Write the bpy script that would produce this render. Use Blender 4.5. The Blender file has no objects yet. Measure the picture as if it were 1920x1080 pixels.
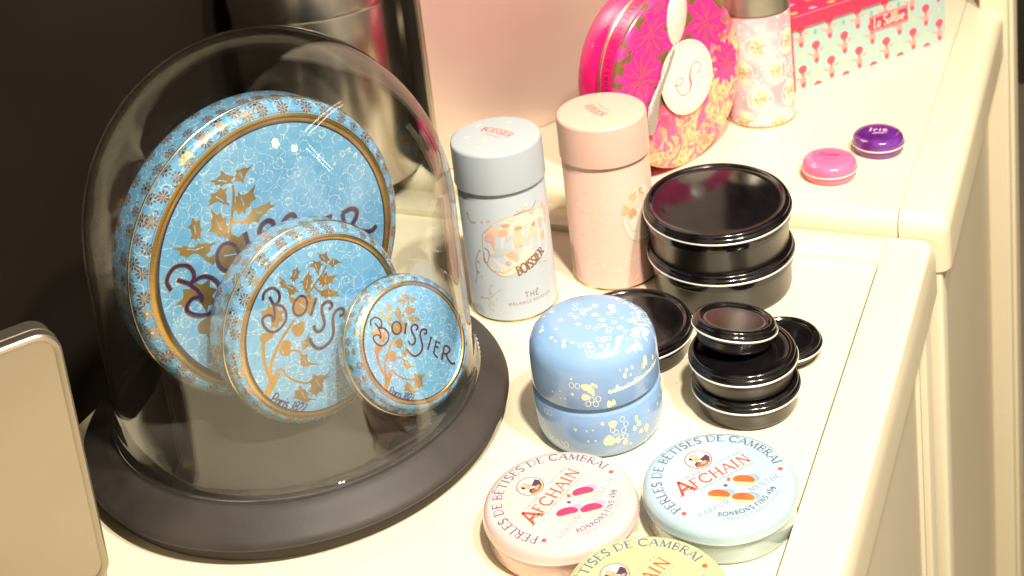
import bpy, bmesh, math, random
from math import sin, cos, pi, radians, sqrt, hypot, atan2
from mathutils import Vector, Matrix, noise

# ------------------------------------------------------------------ set-up: 1 unit = 1 cm
sc = bpy.context.scene
col = sc.collection
sc.unit_settings.system = 'METRIC'
sc.unit_settings.scale_length = 0.01
random.seed(7)

cam_d = bpy.data.cameras.new('camera')
cam = bpy.data.objects.new('camera', cam_d)
col.objects.link(cam)
RM = [[0.9193093949523558, 0.3789428944305628, -0.10617212022428904],
      [-0.01417149542509305, 0.30149284752415567, 0.9533631163461238],
      [0.3932803136056394, -0.8749310519420165, 0.28253539473468864]]
cam.matrix_world = Matrix.Translation((0, 0, 58)) @ Matrix(RM).transposed().to_4x4()
cam_d.sensor_width = 36
cam_d.sensor_fit = 'HORIZONTAL'
cam_d.lens = 2790.8258 / 1920 * 36
cam_d.shift_x = (960 - 975.348) / 1920
cam_d.shift_y = (-179.39 - 540) / 1920
cam_d.clip_start = 1
cam_d.clip_end = 3000
cam_d.dof.use_dof = True
cam_d.dof.focus_distance = 89.5
cam_d.dof.aperture_fstop = 0.13
sc.camera = cam

sc.view_settings.view_transform = 'Standard'
sc.view_settings.look = 'None'
sc.view_settings.exposure = 0.1
sc.view_settings.gamma = 1
sc.render.engine = 'CYCLES'
sc.cycles.max_bounces = 10
sc.cycles.transparent_max_bounces = 16
sc.cycles.caustics_reflective = False
sc.cycles.caustics_refractive = False
sc.cycles.sample_clamp_indirect = 6

# world: a dim shop, lit towards the viewer's side, dark behind the display
w = bpy.data.worlds.new('World')
sc.world = w
w.use_nodes = True
nt = w.node_tree
nt.nodes.clear()
N = nt.nodes.new
L = nt.links.new
out = N('ShaderNodeOutputWorld'); bg = N('ShaderNodeBackground')
tc = N('ShaderNodeTexCoord')
dot = N('ShaderNodeVectorMath'); dot.operation = 'DOT_PRODUCT'
dv = Vector((0.62, -0.76, 0.2)).normalized()
dot.inputs[1].default_value = dv
L(tc.outputs['Generated'], dot.inputs[0])
rp = N('ShaderNodeValToRGB')
rp.color_ramp.elements[0].position = 0.25; rp.color_ramp.elements[0].color = (0.012, 0.010, 0.008, 1)
rp.color_ramp.elements[1].position = 0.85; rp.color_ramp.elements[1].color = (0.52, 0.42, 0.29, 1)
e = rp.color_ramp.elements.new(0.52); e.color = (0.24, 0.19, 0.13, 1)
mr = N('ShaderNodeMapRange'); mr.inputs[1].default_value = -1; mr.inputs[2].default_value = 1
L(dot.outputs['Value'], mr.inputs[0]); L(mr.outputs[0], rp.inputs[0])
nz = N('ShaderNodeTexNoise'); nz.inputs['Scale'].default_value = 2.3; nz.inputs['Detail'].default_value = 3
L(tc.outputs['Generated'], nz.inputs['Vector'])
nr = N('ShaderNodeMapRange'); nr.inputs[1].default_value = .38; nr.inputs[2].default_value = .66
nr.inputs[3].default_value = .12; nr.inputs[4].default_value = 2.1
L(nz.outputs['Fac'], nr.inputs[0])
mm = N('ShaderNodeVectorMath'); mm.operation = 'SCALE'
L(rp.outputs['Color'], mm.inputs[0]); L(nr.outputs[0], mm.inputs['Scale'])
L(mm.outputs[0], bg.inputs['Color'])
bg.inputs['Strength'].default_value = 1.15
L(bg.outputs[0], out.inputs[0])

def area(name, loc, target, power, shape, sx, sy, colr, spread=pi, roll=0):
    d = bpy.data.lights.new(name, 'AREA')
    d.energy = power; d.shape = shape; d.size = sx
    if shape in ('RECTANGLE', 'ELLIPSE'): d.size_y = sy
    d.color = colr; d.spread = spread
    o = bpy.data.objects.new(name, d); col.objects.link(o)
    o.location = loc
    q = (Vector(target) - Vector(loc)).to_track_quat('-Z', 'Y')
    o.rotation_euler = (q.to_matrix().to_4x4() @ Matrix.Rotation(roll, 4, 'Z')).to_euler()
    return o
WARM = (1.0, 0.92, 0.80)
area('spot_lamp', (24, 22, 172), (-30, 85, 0), 118000, 'DISK', 11, 11, WARM, radians(100))
area('spot_lamp', (60, 36, 172), (-30, 95, 0), 98000, 'DISK', 11, 11, WARM, radians(100))
# strip lights of the shop ceiling
for k in (0, 9):
    area('strip_lamp', (57 + k, 130, 170), (57 + k, 130, 0), 5500, 'RECTANGLE', 2.2, 120, WARM)
    area('strip_lamp', (140, 50 + k, 170), (140, 50 + k, 0), 5500, 'RECTANGLE', 120, 2.2, WARM)

# ------------------------------------------------------------------ materials
MATS = {}
def mat(name, c, rough=.5, metal=0., coat=0., var=0., vscale=1., bump=0., bscale=20., spec=.5, coat_rough=.05):
    if name in MATS: return MATS[name]
    m = bpy.data.materials.new(name); m.use_nodes = True
    n = m.node_tree; b = n.nodes['Principled BSDF']
    b.inputs['Base Color'].default_value = (*c, 1); b.inputs['Roughness'].default_value = rough
    b.inputs['Metallic'].default_value = metal; b.inputs['Coat Weight'].default_value = coat
    b.inputs['Coat Roughness'].default_value = coat_rough
    b.inputs['Specular IOR Level'].default_value = spec
    if var or bump:
        t = n.nodes.new('ShaderNodeTexCoord')
        if var:
            z = n.nodes.new('ShaderNodeTexNoise'); z.inputs['Scale'].default_value = vscale; z.inputs['Detail'].default_value = 5
            n.links.new(t.outputs['Object'], z.inputs['Vector'])
            r = n.nodes.new('ShaderNodeValToRGB')
            r.color_ramp.elements[0].position = .3; r.color_ramp.elements[1].position = .7
            r.color_ramp.elements[0].color = (*[x * (1 - var) for x in c], 1)
            r.color_ramp.elements[1].color = (*[min(1, x * (1 + var)) for x in c], 1)
            n.links.new(z.outputs['Fac'], r.inputs[0]); n.links.new(r.outputs[0], b.inputs['Base Color'])
            r2 = n.nodes.new('ShaderNodeMapRange'); r2.inputs[3].default_value = rough * .8; r2.inputs[4].default_value = min(1, rough * 1.25)
            n.links.new(z.outputs['Fac'], r2.inputs[0]); n.links.new(r2.outputs[0], b.inputs['Roughness'])
        if bump:
            z = n.nodes.new('ShaderNodeTexNoise'); z.inputs['Scale'].default_value = bscale; z.inputs['Detail'].default_value = 3
            n.links.new(t.outputs['Object'], z.inputs['Vector'])
            bp = n.nodes.new('ShaderNodeBump'); bp.inputs['Strength'].default_value = bump; bp.inputs['Distance'].default_value = .1
            n.links.new(z.outputs['Fac'], bp.inputs['Height']); n.links.new(bp.outputs[0], b.inputs['Normal'])
    MATS[name] = m
    return m
def scuff(m, amount=.12):                                # fine scratches and specks worn into painted boards
    n = m.node_tree; b = n.nodes['Principled BSDF']; K = n.nodes.new; J = n.links.new
    t = K('ShaderNodeTexCoord'); mp = K('ShaderNodeMapping'); mp.inputs['Scale'].default_value = (3.2, .35, 1); mp.inputs['Rotation'].default_value = (0, 0, .5)
    J(t.outputs['Object'], mp.inputs[0]); z = K('ShaderNodeTexNoise'); z.inputs['Scale'].default_value = 1.6; z.inputs['Detail'].default_value = 8; z.inputs['Roughness'].default_value = .7
    J(mp.outputs[0], z.inputs['Vector'])
    v = K('ShaderNodeTexVoronoi'); v.inputs['Scale'].default_value = .42; J(t.outputs['Object'], v.inputs['Vector'])
    vr = K('ShaderNodeMapRange'); vr.inputs[1].default_value = .02; vr.inputs[2].default_value = .05; vr.inputs[3].default_value = .55; vr.inputs[4].default_value = 0; J(v.outputs['Distance'], vr.inputs[0])
    zr = K('ShaderNodeMapRange'); zr.inputs[1].default_value = .60; zr.inputs[2].default_value = .76; zr.inputs[4].default_value = amount; J(z.outputs['Fac'], zr.inputs[0])
    mx_ = K('ShaderNodeMath'); mx_.operation = 'MAXIMUM'; J(vr.outputs[0], mx_.inputs[0]); J(zr.outputs[0], mx_.inputs[1])
    old = b.inputs['Base Color'].links[0].from_socket
    mx = K('ShaderNodeMix'); mx.data_type = 'RGBA'; J(mx_.outputs[0], mx.inputs['Factor']); J(old, mx.inputs['A']); mx.inputs['B'].default_value = (.42, .33, .20, 1)
    J(mx.outputs['Result'], b.inputs['Base Color'])

def enamel(name, scale, seed=0.):                        # blue enamel with fine cream petal outlines
    m = mat(name, (.11, .43, .66), .22, coat=.6)
    n = m.node_tree; b = n.nodes['Principled BSDF']; K = n.nodes.new; J = n.links.new
    t = K('ShaderNodeTexCoord'); mp = K('ShaderNodeMapping'); mp.inputs['Location'].default_value = (seed, seed * 2, seed)
    J(t.outputs['Object'], mp.inputs[0])
    nn = K('ShaderNodeTexNoise'); nn.inputs['Scale'].default_value = scale * .9; J(mp.outputs[0], nn.inputs['Vector'])
    ad = K('ShaderNodeVectorMath'); ad.operation = 'MULTIPLY_ADD'; ad.inputs[1].default_value = (.25 / scale,) * 3
    J(nn.outputs['Color'], ad.inputs[0]); J(mp.outputs[0], ad.inputs[2])
    v = K('ShaderNodeTexVoronoi'); v.inputs['Scale'].default_value = scale; v.inputs['Randomness'].default_value = .72
    J(ad.outputs[0], v.inputs['Vector'])
    sb = K('ShaderNodeMath'); sb.operation = 'SUBTRACT'; sb.inputs[1].default_value = .43; J(v.outputs['Distance'], sb.inputs[0])
    ab = K('ShaderNodeMath'); ab.operation = 'ABSOLUTE'; J(sb.outputs[0], ab.inputs[0])
    r = K('ShaderNodeMapRange'); r.inputs[1].default_value = .014; r.inputs[2].default_value = .042; r.inputs[3].default_value = 1; r.inputs[4].default_value = 0
    J(ab.outputs[0], r.inputs[0])
    ve = K('ShaderNodeTexVoronoi'); ve.feature = 'DISTANCE_TO_EDGE'; ve.inputs['Scale'].default_value = scale * 1.15; ve.inputs['Randomness'].default_value = .85
    J(ad.outputs[0], ve.inputs['Vector'])
    re = K('ShaderNodeMapRange'); re.inputs[1].default_value = .012; re.inputs[2].default_value = .034; re.inputs[3].default_value = .8; re.inputs[4].default_value = 0
    J(ve.outputs['Distance'], re.inputs[0])
    mxm = K('ShaderNodeMath'); mxm.operation = 'MAXIMUM'; J(r.outputs[0], mxm.inputs[0]); J(re.outputs[0], mxm.inputs[1]); r = mxm
    d = K('ShaderNodeTexNoise'); d.inputs['Scale'].default_value = scale * 7; d.inputs['Detail'].default_value = 1; J(mp.outputs[0], d.inputs['Vector'])
    dr = K('ShaderNodeMapRange'); dr.inputs[1].default_value = .40; dr.inputs[2].default_value = .58; J(d.outputs['Fac'], dr.inputs[0])
    mu = K('ShaderNodeMath'); mu.operation = 'MULTIPLY'; J(r.outputs[0], mu.inputs[0]); J(dr.outputs[0], mu.inputs[1])
    v2 = K('ShaderNodeTexVoronoi'); v2.inputs['Scale'].default_value = scale; v2.inputs['Randomness'].default_value = .8; J(ad.outputs[0], v2.inputs['Vector'])
    cr = K('ShaderNodeValToRGB'); cr.color_ramp.elements[0].color = (.13, .38, .64, 1); cr.color_ramp.elements[1].color = (.19, .46, .72, 1)
    J(v2.outputs['Color'], cr.inputs[0])
    mx = K('ShaderNodeMix'); mx.data_type = 'RGBA'; J(mu.outputs[0], mx.inputs['Factor']); J(cr.outputs[0], mx.inputs['A']); mx.inputs['B'].default_value = (.58, .70, .72, 1)
    J(mx.outputs['Result'], b.inputs['Base Color'])
    return m

def thin_glass():
    m = bpy.data.materials.new('clear_glass'); m.use_nodes = True
    n = m.node_tree; n.nodes.clear(); K = n.nodes.new; J = n.links.new
    o = K('ShaderNodeOutputMaterial'); tr = K('ShaderNodeBsdfTransparent'); gl = K('ShaderNodeBsdfGlossy'); gl.inputs['Roughness'].default_value = .012
    gl.inputs['Color'].default_value = (1, 1, 1, 1)
    t = K('ShaderNodeTexCoord'); z = K('ShaderNodeTexNoise'); z.inputs['Scale'].default_value = .16; z.inputs['Detail'].default_value = 2.5; z.inputs['Roughness'].default_value = .42
    J(t.outputs['Object'], z.inputs['Vector'])
    bp = K('ShaderNodeBump'); bp.inputs['Strength'].default_value = .35; bp.inputs['Distance'].default_value = .35
    J(z.outputs['Fac'], bp.inputs['Height']); J(bp.outputs[0], gl.inputs['Normal'])
    lw = K('ShaderNodeLayerWeight'); lw.inputs['Blend'].default_value = .5
    rp = K('ShaderNodeValToRGB')                      # glass seen edge-on absorbs more
    rp.color_ramp.elements[0].color = (.975, .985, .98, 1); rp.color_ramp.elements[0].position = .55
    rp.color_ramp.elements[1].color = (.55, .54, .50, 1); rp.color_ramp.elements[1].position = .98
    l2 = K('ShaderNodeLayerWeight'); l2.inputs['Blend'].default_value = .5; J(bp.outputs[0], l2.inputs['Normal'])
    pw = K('ShaderNodeMath'); pw.operation = 'POWER'; pw.inputs[1].default_value = 4.6; J(l2.outputs['Facing'], pw.inputs[0])
    fr = K('ShaderNodeMath'); fr.operation = 'MULTIPLY_ADD'; fr.inputs[1].default_value = .80; fr.inputs[2].default_value = .06; fr.use_clamp = True; J(pw.outputs[0], fr.inputs[0])
    J(lw.outputs['Facing'], rp.inputs[0]); J(rp.outputs[0], tr.inputs['Color'])
    mx = K('ShaderNodeMixShader'); J(fr.outputs[0], mx.inputs[0]); J(tr.outputs[0], mx.inputs[1]); J(gl.outputs[0], mx.inputs[2])
    J(mx.outputs[0], o.inputs[0])
    return m

# ------------------------------------------------------------------ mesh builder
class MB:
    def __init__(s): s.v = []; s.f = []; s.m = []; s.mats = []
    def mi(s, m):
        if m not in s.mats: s.mats.append(m)
        return s.mats.index(m)
    def add(s, vs, fs, m):
        b = len(s.v); k = s.mi(m); s.v += [tuple(p) for p in vs]
        for f in fs: s.f.append(tuple(b + i for i in f)); s.m.append(k)
    def lathe(s, prof, m, n=96, off=(0, 0, 0)):
        """prof: list of (r, z) or (r, z, material) - a material applies to the strip that starts there"""
        cur = m; rings = []
        vs = []; idx = []
        for p in prof:
            if p[0] < 1e-4: idx.append([len(vs)]); vs.append((off[0], off[1], p[1] + off[2]))
            else:
                idx.append(list(range(len(vs), len(vs) + n)))
                vs += [(off[0] + p[0] * cos(2 * pi * k / n), off[1] + p[0] * sin(2 * pi * k / n), p[1] + off[2]) for k in range(n)]
        b = len(s.v); s.v += vs
        for i in range(len(prof) - 1):
            if len(prof[i]) > 2: cur = prof[i][2]
            k = s.mi(cur); A = idx[i]; B = idx[i + 1]
            for j in range(n):
                j2 = (j + 1) % n
                if len(A) == 1 and len(B) == 1: continue
                if len(A) == 1: f = (A[0], B[j], B[j2])
                elif len(B) == 1: f = (A[j], B[0], A[j2])
                else: f = (A[j], B[j], B[j2], A[j2])
                s.f.append(tuple(b + q for q in f)); s.m.append(k)
    def box(s, x0, x1, y0, y1, z0, z1, m):
        s.add([(x, y, z) for z in (z0, z1) for y in (y0, y1) for x in (x0, x1)],
              [(0, 2, 3, 1), (4, 5, 7, 6), (0, 1, 5, 4), (2, 6, 7, 3), (0, 4, 6, 2), (1, 3, 7, 5)], m)
    def tube(s, pts, r, m, n=10, flat=1.):
        pts = [Vector(p) for p in pts]; vs = []; fs = []
        rr = r if isinstance(r, (list, tuple)) else [r] * len(pts)
        up = Vector((0, 0, 1))
        for i, p in enumerate(pts):
            t = (pts[min(i + 1, len(pts) - 1)] - pts[max(i - 1, 0)]).normalized()
            a = t.cross(up)
            if a.length < .05: a = t.cross(Vector((1, 0, 0)))
            a.normalize(); c = t.cross(a)
            for k in range(n):
                th = 2 * pi * k / n; vs.append(p + a * cos(th) * rr[i] + c * sin(th) * rr[i] * flat)
        for i in range(len(pts) - 1):
            for k in range(n):
                fs.append((i * n + k, i * n + (k + 1) % n, (i + 1) * n + (k + 1) % n, (i + 1) * n + k))
        fs.append(tuple(range(n - 1, -1, -1))); fs.append(tuple((len(pts) - 1) * n + k for k in range(n)))
        s.add(vs, fs, m)
    def build(s, name, parent=None, bevel=0., seg=3, angle=38, bevel_angle=30, pick=None):
        me = bpy.data.meshes.new(name); me.from_pydata(s.v, [], s.f)
        for m in s.mats: me.materials.append(m)
        me.polygons.foreach_set('material_index', s.m)
        bm = bmesh.new(); bm.from_mesh(me)
        if bevel:
            es = [e for e in bm.edges if len(e.link_faces) == 2 and e.calc_face_angle(0) > radians(bevel_angle)
                  and (pick is None or pick(e.verts[0].co, e.verts[1].co))]
            bmesh.ops.bevel(bm, geom=es, offset=bevel, segments=seg, profile=.5, affect='EDGES')
        bmesh.ops.recalc_face_normals(bm, faces=bm.faces) if not getattr(s, 'keep', False) else None
        bm.to_mesh(me); bm.free()
        me.polygons.foreach_set('use_smooth', [True] * len(me.polygons))
        me.set_sharp_from_angle(angle=radians(angle))
        o = bpy.data.objects.new(name, me); col.objects.link(o)
        if parent: o.parent = parent
        return o

def tag(o, label=None, cat=None, group=None, kind=None):
    if label: o['label'] = label
    if cat: o['category'] = cat
    if group: o['group'] = group
    if kind: o['kind'] = kind
    return o
def thing(name, label, cat, loc=(0, 0, 0), rotz=0, group=None, M=None):
    o = bpy.data.objects.new(name, None); col.objects.link(o); o.empty_display_size = 2
    if M is not None: o.matrix_world = M
    else: o.location = loc; o.rotation_euler = (0, 0, rotz)
    return tag(o, label, cat, group)
def copy_tree(root, loc, rot=(0, 0, 0), label=None):
    r = root.copy(); col.objects.link(r); r.location = loc; r.rotation_euler = rot
    if label: r['label'] = label
    for ch in list(root.children):
        c = ch.copy(); col.objects.link(c); c.parent = r
        for g in ch.children:
            d = g.copy(); col.objects.link(d); d.parent = c
    return r

# ------------------------------------------------------------------ printed decoration: 2-D shapes mapped on to a surface
def smooth_line(p, k=5, closed=False):
    if len(p) < 3: return list(p)
    q = []; n = len(p)
    for i in range(n if closed else n - 1):
        P = [p[(i + j) % n] if closed else p[max(0, min(n - 1, i + j))] for j in (-1, 0, 1, 2)]
        for a in range(k):
            t = a / k
            q.append(tuple(.5 * (2 * P[1][c] + (P[2][c] - P[0][c]) * t + (2 * P[0][c] - 5 * P[1][c] + 4 * P[2][c] - P[3][c]) * t * t
                     + (3 * P[1][c] - P[0][c] - 3 * P[2][c] + P[3][c]) * t ** 3) for c in (0, 1)))
    if not closed: q.append(tuple(p[-1]))
    return q
class Deco:
    def __init__(s, mb, fn, k=.5): s.mb = mb; s.fn = lambda u, v, e: fn(u, v, e * k)
    def ribbon(s, p, wd, m, e=.012, closed=False, taper=False):
        n = len(p); L_ = []; 
        if n < 2: return
        for i in range(n):
            a = p[(i - 1) % n] if closed else p[max(i - 1, 0)]; b = p[(i + 1) % n] if closed else p[min(i + 1, n - 1)]
            dx, dy = b[0] - a[0], b[1] - a[1]; l = hypot(dx, dy) or 1
            ww = wd * .5
            if taper: ww *= .35 + .65 * sin(pi * (i + .5) / n)
            L_.append((p[i][0] - dy / l * ww, p[i][1] + dx / l * ww)); L_.append((p[i][0] + dy / l * ww, p[i][1] - dx / l * ww))
        vs = [s.fn(u, v, e) for u, v in L_]
        fs = [(2 * i, 2 * i + 1, (2 * i + 3) % (2 * n), (2 * i + 2) % (2 * n)) for i in range(n if closed else n - 1)]
        s.mb.add(vs, fs, m)
    def poly(s, p, m, e=.012, rings=3, c=None):
        n = len(p)
        if n < 3: return
        cx, cy = c or (sum(q[0] for q in p) / n, sum(q[1] for q in p) / n)
        vs = [s.fn(cx, cy, e)]; fs = []
        for r in range(1, rings + 1):
            t = r / rings; vs += [s.fn(cx + (q[0] - cx) * t, cy + (q[1] - cy) * t, e) for q in p]
        for j in range(n):
            k = (j + 1) % n; fs.append((0, 1 + j, 1 + k))
            for r in range(rings - 1): fs.append((1 + r * n + j, 1 + (r + 1) * n + j, 1 + (r + 1) * n + k, 1 + r * n + k))
        s.mb.add(vs, fs, m)
    def blob(s, x, y, a, b, m, e=.012, n=14, wob=0., rings=2, rot=0.):
        ph = random.random() * 6
        P = []
        for k in range(n):
            t = 2 * pi * k / n; r = 1 + wob * sin(3 * t + ph) + wob * .6 * sin(5 * t + 2 * ph)
            X, Y = a * r * cos(t), b * r * sin(t)
            P.append((x + X * cos(rot) - Y * sin(rot), y + X * sin(rot) + Y * cos(rot)))
        s.poly(P, m, e, rings, (x, y))
    def ring(s, x, y, a, b, wd, m, e=.012, n=20):
        s.ribbon([(x + a * cos(2 * pi * k / n), y + b * sin(2 * pi * k / n)) for k in range(n)], wd, m, e, True)

def arc(cx, cy, rx, ry, a0, a1, n=9):
    return [(cx + rx * cos(radians(a0 + (a1 - a0) * i / (n - 1))), cy + ry * sin(radians(a0 + (a1 - a0) * i / (n - 1)))) for i in range(n)]
# strokes: (points, weight, serif ends) ; weight 1 thick, 0 thin
G = {
 'A': (.78, [([(0, 0), (.39, 1)], 0, 1), ([(.39, 1), (.78, 0)], 1, 2), ([(.17, .36), (.6, .36)], 0, 0)]),
 'B': (.62, [([(.12, 0), (.12, 1)], 1, 3), ([(.12, 1)] + arc(.3, .76, .24, .24, 90, -90) + [(.12, .52)], 0, 0), ([(.12, .52)] + arc(.32, .26, .3, .26, 90, -90) + [(.12, 0)], 0, 0)]),
 'C': (.8, [(arc(.45, .5, .42, .5, 45, 315, 17), 1, 0), ([(.76, .98), (.75, .72)], 0, 0)]),
 'D': (.82, [([(.12, 0), (.12, 1)], 1, 3), ([(.12, 1)] + arc(.32, .5, .46, .5, 90, -90, 13) + [(.12, 0)], 0, 0)]),
 'E': (.62, [([(.12, 0), (.12, 1)], 1, 3), ([(.12, 1), (.56, 1), (.57, .84)], 0, 0), ([(.12, .53), (.46, .53)], 0, 0), ([(.12, 0), (.58, 0), (.62, .18)], 0, 0)]),
 'F': (.58, [([(.12, 0), (.12, 1)], 1, 3), ([(.12, 1), (.54, 1), (.55, .84)], 0, 0), ([(.12, .53), (.44, .53)], 0, 0)]),
 'G': (.85, [(arc(.45, .5, .42, .5, 45, 330, 17), 1, 0), ([(.8, .42), (.8, .08)], 1, 1)]),
 'H': (.82, [([(.12, 0), (.12, 1)], 1, 3), ([(.7, 0), (.7, 1)], 1, 3), ([(.12, .52), (.7, .52)], 0, 0)]),
 'I': (.3, [([(.14, 0), (.14, 1)], 1, 3)]),
 'K': (.72, [([(.12, 0), (.12, 1)], 1, 3), ([(.62, 1), (.14, .45)], 0, 0), ([(.28, .6), (.68, 0)], 1, 2)]),
 'L': (.58, [([(.12, 0), (.12, 1)], 1, 3), ([(.12, 0), (.54, 0), (.57, .2)], 0, 0)]),
 'M': (.98, [([(.1, 0), (.16, 1)], 0, 1), ([(.16, 1), (.48, .05)], 1, 0), ([(.48, .05), (.82, 1)], 0, 0), ([(.82, 1), (.88, 0)], 1, 2)]),
 'N': (.84, [([(.12, 0), (.12, 1)], 0, 1), ([(.12, 1), (.7, 0)], 1, 0), ([(.7, 0), (.7, 1)], 0, 2)]),
 'O': (.88, [(arc(.44, .5, .42, .5, 0, 360, 21), 1, 0)]),
 'P': (.6, [([(.12, 0), (.12, 1)], 1, 3), ([(.12, 1)] + arc(.3, .73, .27, .27, 90, -90) + [(.12, .46)], 0, 0)]),
 'Q': (.88, [(arc(.44, .5, .42, .5, 0, 360, 21), 1, 0), ([(.5, .2), (.88, -.15)], 1, 0)]),
 'R': (.7, [([(.12, 0), (.12, 1)], 1, 3), ([(.12, 1)] + arc(.3, .75, .26, .25, 90, -90) + [(.12, .5)], 0, 0), ([(.34, .5), (.68, 0)], 1, 2)]),
 'S': (.56, [([(.5, .86)] + arc(.28, .76, .22, .24, 30, 230, 9) + arc(.28, .25, .24, .25, 50, -150, 9), 1, 0)]),
 'T': (.72, [([(.36, 0), (.36, 1)], 1, 1), ([(.02, .84), (.03, 1), (.69, 1), (.7, .84)], 0, 0)]),
 'U': (.8, [([(.12, 1), (.12, .3)] + arc(.4, .3, .28, .3, 180, 360, 9) + [(.68, 1)], 1, 0)]),
 'V': (.78, [([(0, 1), (.39, 0)], 1, 1), ([(.39, 0), (.78, 1)], 0, 2)]),
 'Z': (.7, [([(.06, 1), (.62, 1), (.06, 0), (.66, 0)], 1, 0)]),
 '1': (.4, [([(.05, .8), (.22, 1), (.22, 0)], 1, 0)]), '2': (.56, [(arc(.27, .73, .23, .27, 160, -40, 9) + [(.04, 0), (.54, 0)], 1, 0)]),
 '3': (.54, [(arc(.25, .74, .22, .26, 140, -90, 9) + arc(.25, .25, .25, .25, 90, -140, 9), 1, 0)]),
 '4': (.6, [([(.44, 0), (.44, 1), (.02, .3), (.58, .3)], 1, 0)]), '5': (.54, [([(.48, 1), (.12, 1), (.08, .56)] + arc(.25, .3, .25, .3, 110, -150, 10), 1, 0)]),
 '7': (.54, [([(.04, 1), (.52, 1), (.2, 0)], 1, 0)]), '8': (.56, [(arc(.28, .75, .21, .25, 270, -90, 13), 1, 0), (arc(.28, .25, .26, .25, 90, 450, 13), 1, 0)]),
 '0': (.58, [(arc(.28, .5, .25, .5, 0, 360, 17), 1, 0)]),
 'g': (.5, [(arc(.24, .35, .2, .25, 0, 360, 13), 1, 0), ([(.44, .6), (.44, -.1)] + arc(.24, -.1, .2, .2, 0, -150, 7), 1, 0)]),
 'a': (.48, [(arc(.22, .27, .19, .27, 0, 360, 13), 1, 0), ([(.42, .55), (.42, 0)], 1, 0)]),
 'i': (.22, [([(.1, .55), (.1, 0)], 1, 0), ([(.1, .75), (.1, .82)], 1, 0)]),
 'r': (.36, [([(.08, .55), (.08, 0)], 1, 0), (arc(.24, .3, .16, .22, 170, 50, 5), 1, 0)]),
 's': (.4, [(arc(.2, .4, .15, .14, 40, 230, 7) + arc(.2, .14, .16, .14, 50, -140, 7), 1, 0)]),
 'n': (.5, [([(.08, .55), (.08, 0)], 1, 0), (arc(.24, .32, .17, .22, 180, 0, 7) + [(.41, 0)], 1, 0)]),
 'm': (.72, [([(.08, .55), (.08, 0)], 1, 0), (arc(.2, .36, .13, .18, 180, 0, 7) + [(.33, 0)], 1, 0), (arc(.46, .36, .13, .18, 180, 0, 7) + [(.59, 0)], 1, 0)]),
 'e': (.46, [([(.04, .3), (.4, .3)] + arc(.22, .28, .19, .27, 10, 310, 11), 1, 0)]),
 'l': (.2, [([(.1, 1), (.1, 0)], 1, 0)]), 't': (.34, [([(.15, .8), (.15, 0)], 1, 0), ([(0, .55), (.3, .55)], 0, 0)]),
 'u': (.5, [([(.08, .55), (.08, .2)] + arc(.25, .2, .17, .2, 180, 360, 7) + [(.42, .55)], 1, 0)]),
 'v': (.46, [([(.03, .55), (.22, 0), (.42, .55)], 1, 0)]), 'o': (.5, [(arc(.24, .27, .2, .27, 0, 360, 13), 1, 0)]),
 'p': (.5, [([(.08, .55), (.08, -.3)], 1, 0), (arc(.26, .27, .18, .27, 140, -140, 9), 1, 0)]),
 'f': (.34, [([(.3, .95), (.16, .9), (.14, 0)], 1, 0), ([(0, .55), (.3, .55)], 0, 0)]),
}
ACC = {'Ê': 'E', 'É': 'E', 'È': 'E', 'Ç': 'C'}
def text_width(t, h, sp=.14): return sum((G[ACC.get(c, c)][0] + sp) * h if c != ' ' else .42 * h for c in t)
def write(dc, t, h, path, m, thick=.15, thin=.07, serif=True, e=.014, sp=.14, slant=0., fit=None):
    """path(x, y) -> decal uv ; x along the line, y above it ; fit = total length"""
    k = 1.
    if fit: k = fit / text_width(t, h, sp)
    x = 0.
    for c in t:
        if c == ' ': x += .42 * h * k; continue
        b = ACC.get(c, c); wd, st = G[b]
        hh = h * (1 if c != ACC.get(c, c) or True else 1)
        st = list(st)
        if c == 'Ê': st.append(([(.18, 1.14), (.35, 1.3), (.52, 1.14)], 0, 0))
        if c == 'É': st.append(([(.28, 1.12), (.5, 1.32)], 1, 0))
        if c == 'Ç': st.append(([(.45, 0), (.5, -.2), (.36, -.26)], 0, 0))
        for pts, wt, sf in st:
            if len(pts) == 2: pts = [(pts[0][0] + (pts[1][0] - pts[0][0]) * i / 3, pts[0][1] + (pts[1][1] - pts[0][1]) * i / 3) for i in range(4)]
            P = [path(x + (p[0] + slant * p[1]) * h * k, p[1] * h) for p in pts]
            dc.ribbon(P, h * (thick if wt else thin), m, e)
            if serif:
                for bit, q in ((1, pts[0]), (2, pts[-1])):
                    if sf & bit:
                        dc.ribbon([path(x + (q[0] + slant * q[1] + d) * h * k, q[1] * h) for d in (-.16, -.05, .05, .16)], h * .06, m, e + .002)
        x += (wd + sp) * h * k
def line_path(a, b):
    l = hypot(b[0] - a[0], b[1] - a[1]); ux, uy = (b[0] - a[0]) / l, (b[1] - a[1]) / l
    return lambda x, y: (a[0] + ux * x - uy * y, a[1] + uy * x + ux * y)
def arc_path(r, a0, cw=True):
    """clockwise on top of a circle (letters stand outwards) or counter-clockwise below (letters stand inwards)"""
    if cw: return lambda x, y: ((r + y) * cos(a0 - x / r), (r + y) * sin(a0 - x / r))
    return lambda x, y: ((r - y) * cos(a0 + x / r), (r - y) * sin(a0 + x / r))
def prof_z(prof):
    P = sorted((p[0], p[1]) for p in prof)
    def f(r):
        for a, b in zip(P, P[1:]):
            if a[0] <= r <= b[0]: return a[1] + (b[1] - a[1]) * (r - a[0]) / max(1e-6, b[0] - a[0])
        return P[-1][1]
    return f
def top_map(prof, cx=0., cy=0., rot=0., sc_=1.):
    fz = prof_z(prof); c, s = cos(rot), sin(rot)
    def f(u, v, e):
        x = cx + sc_ * (u * c - v * s); y = cy + sc_ * (u * s + v * c); return (x, y, fz(hypot(x, y)) + e)
    return f
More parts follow.
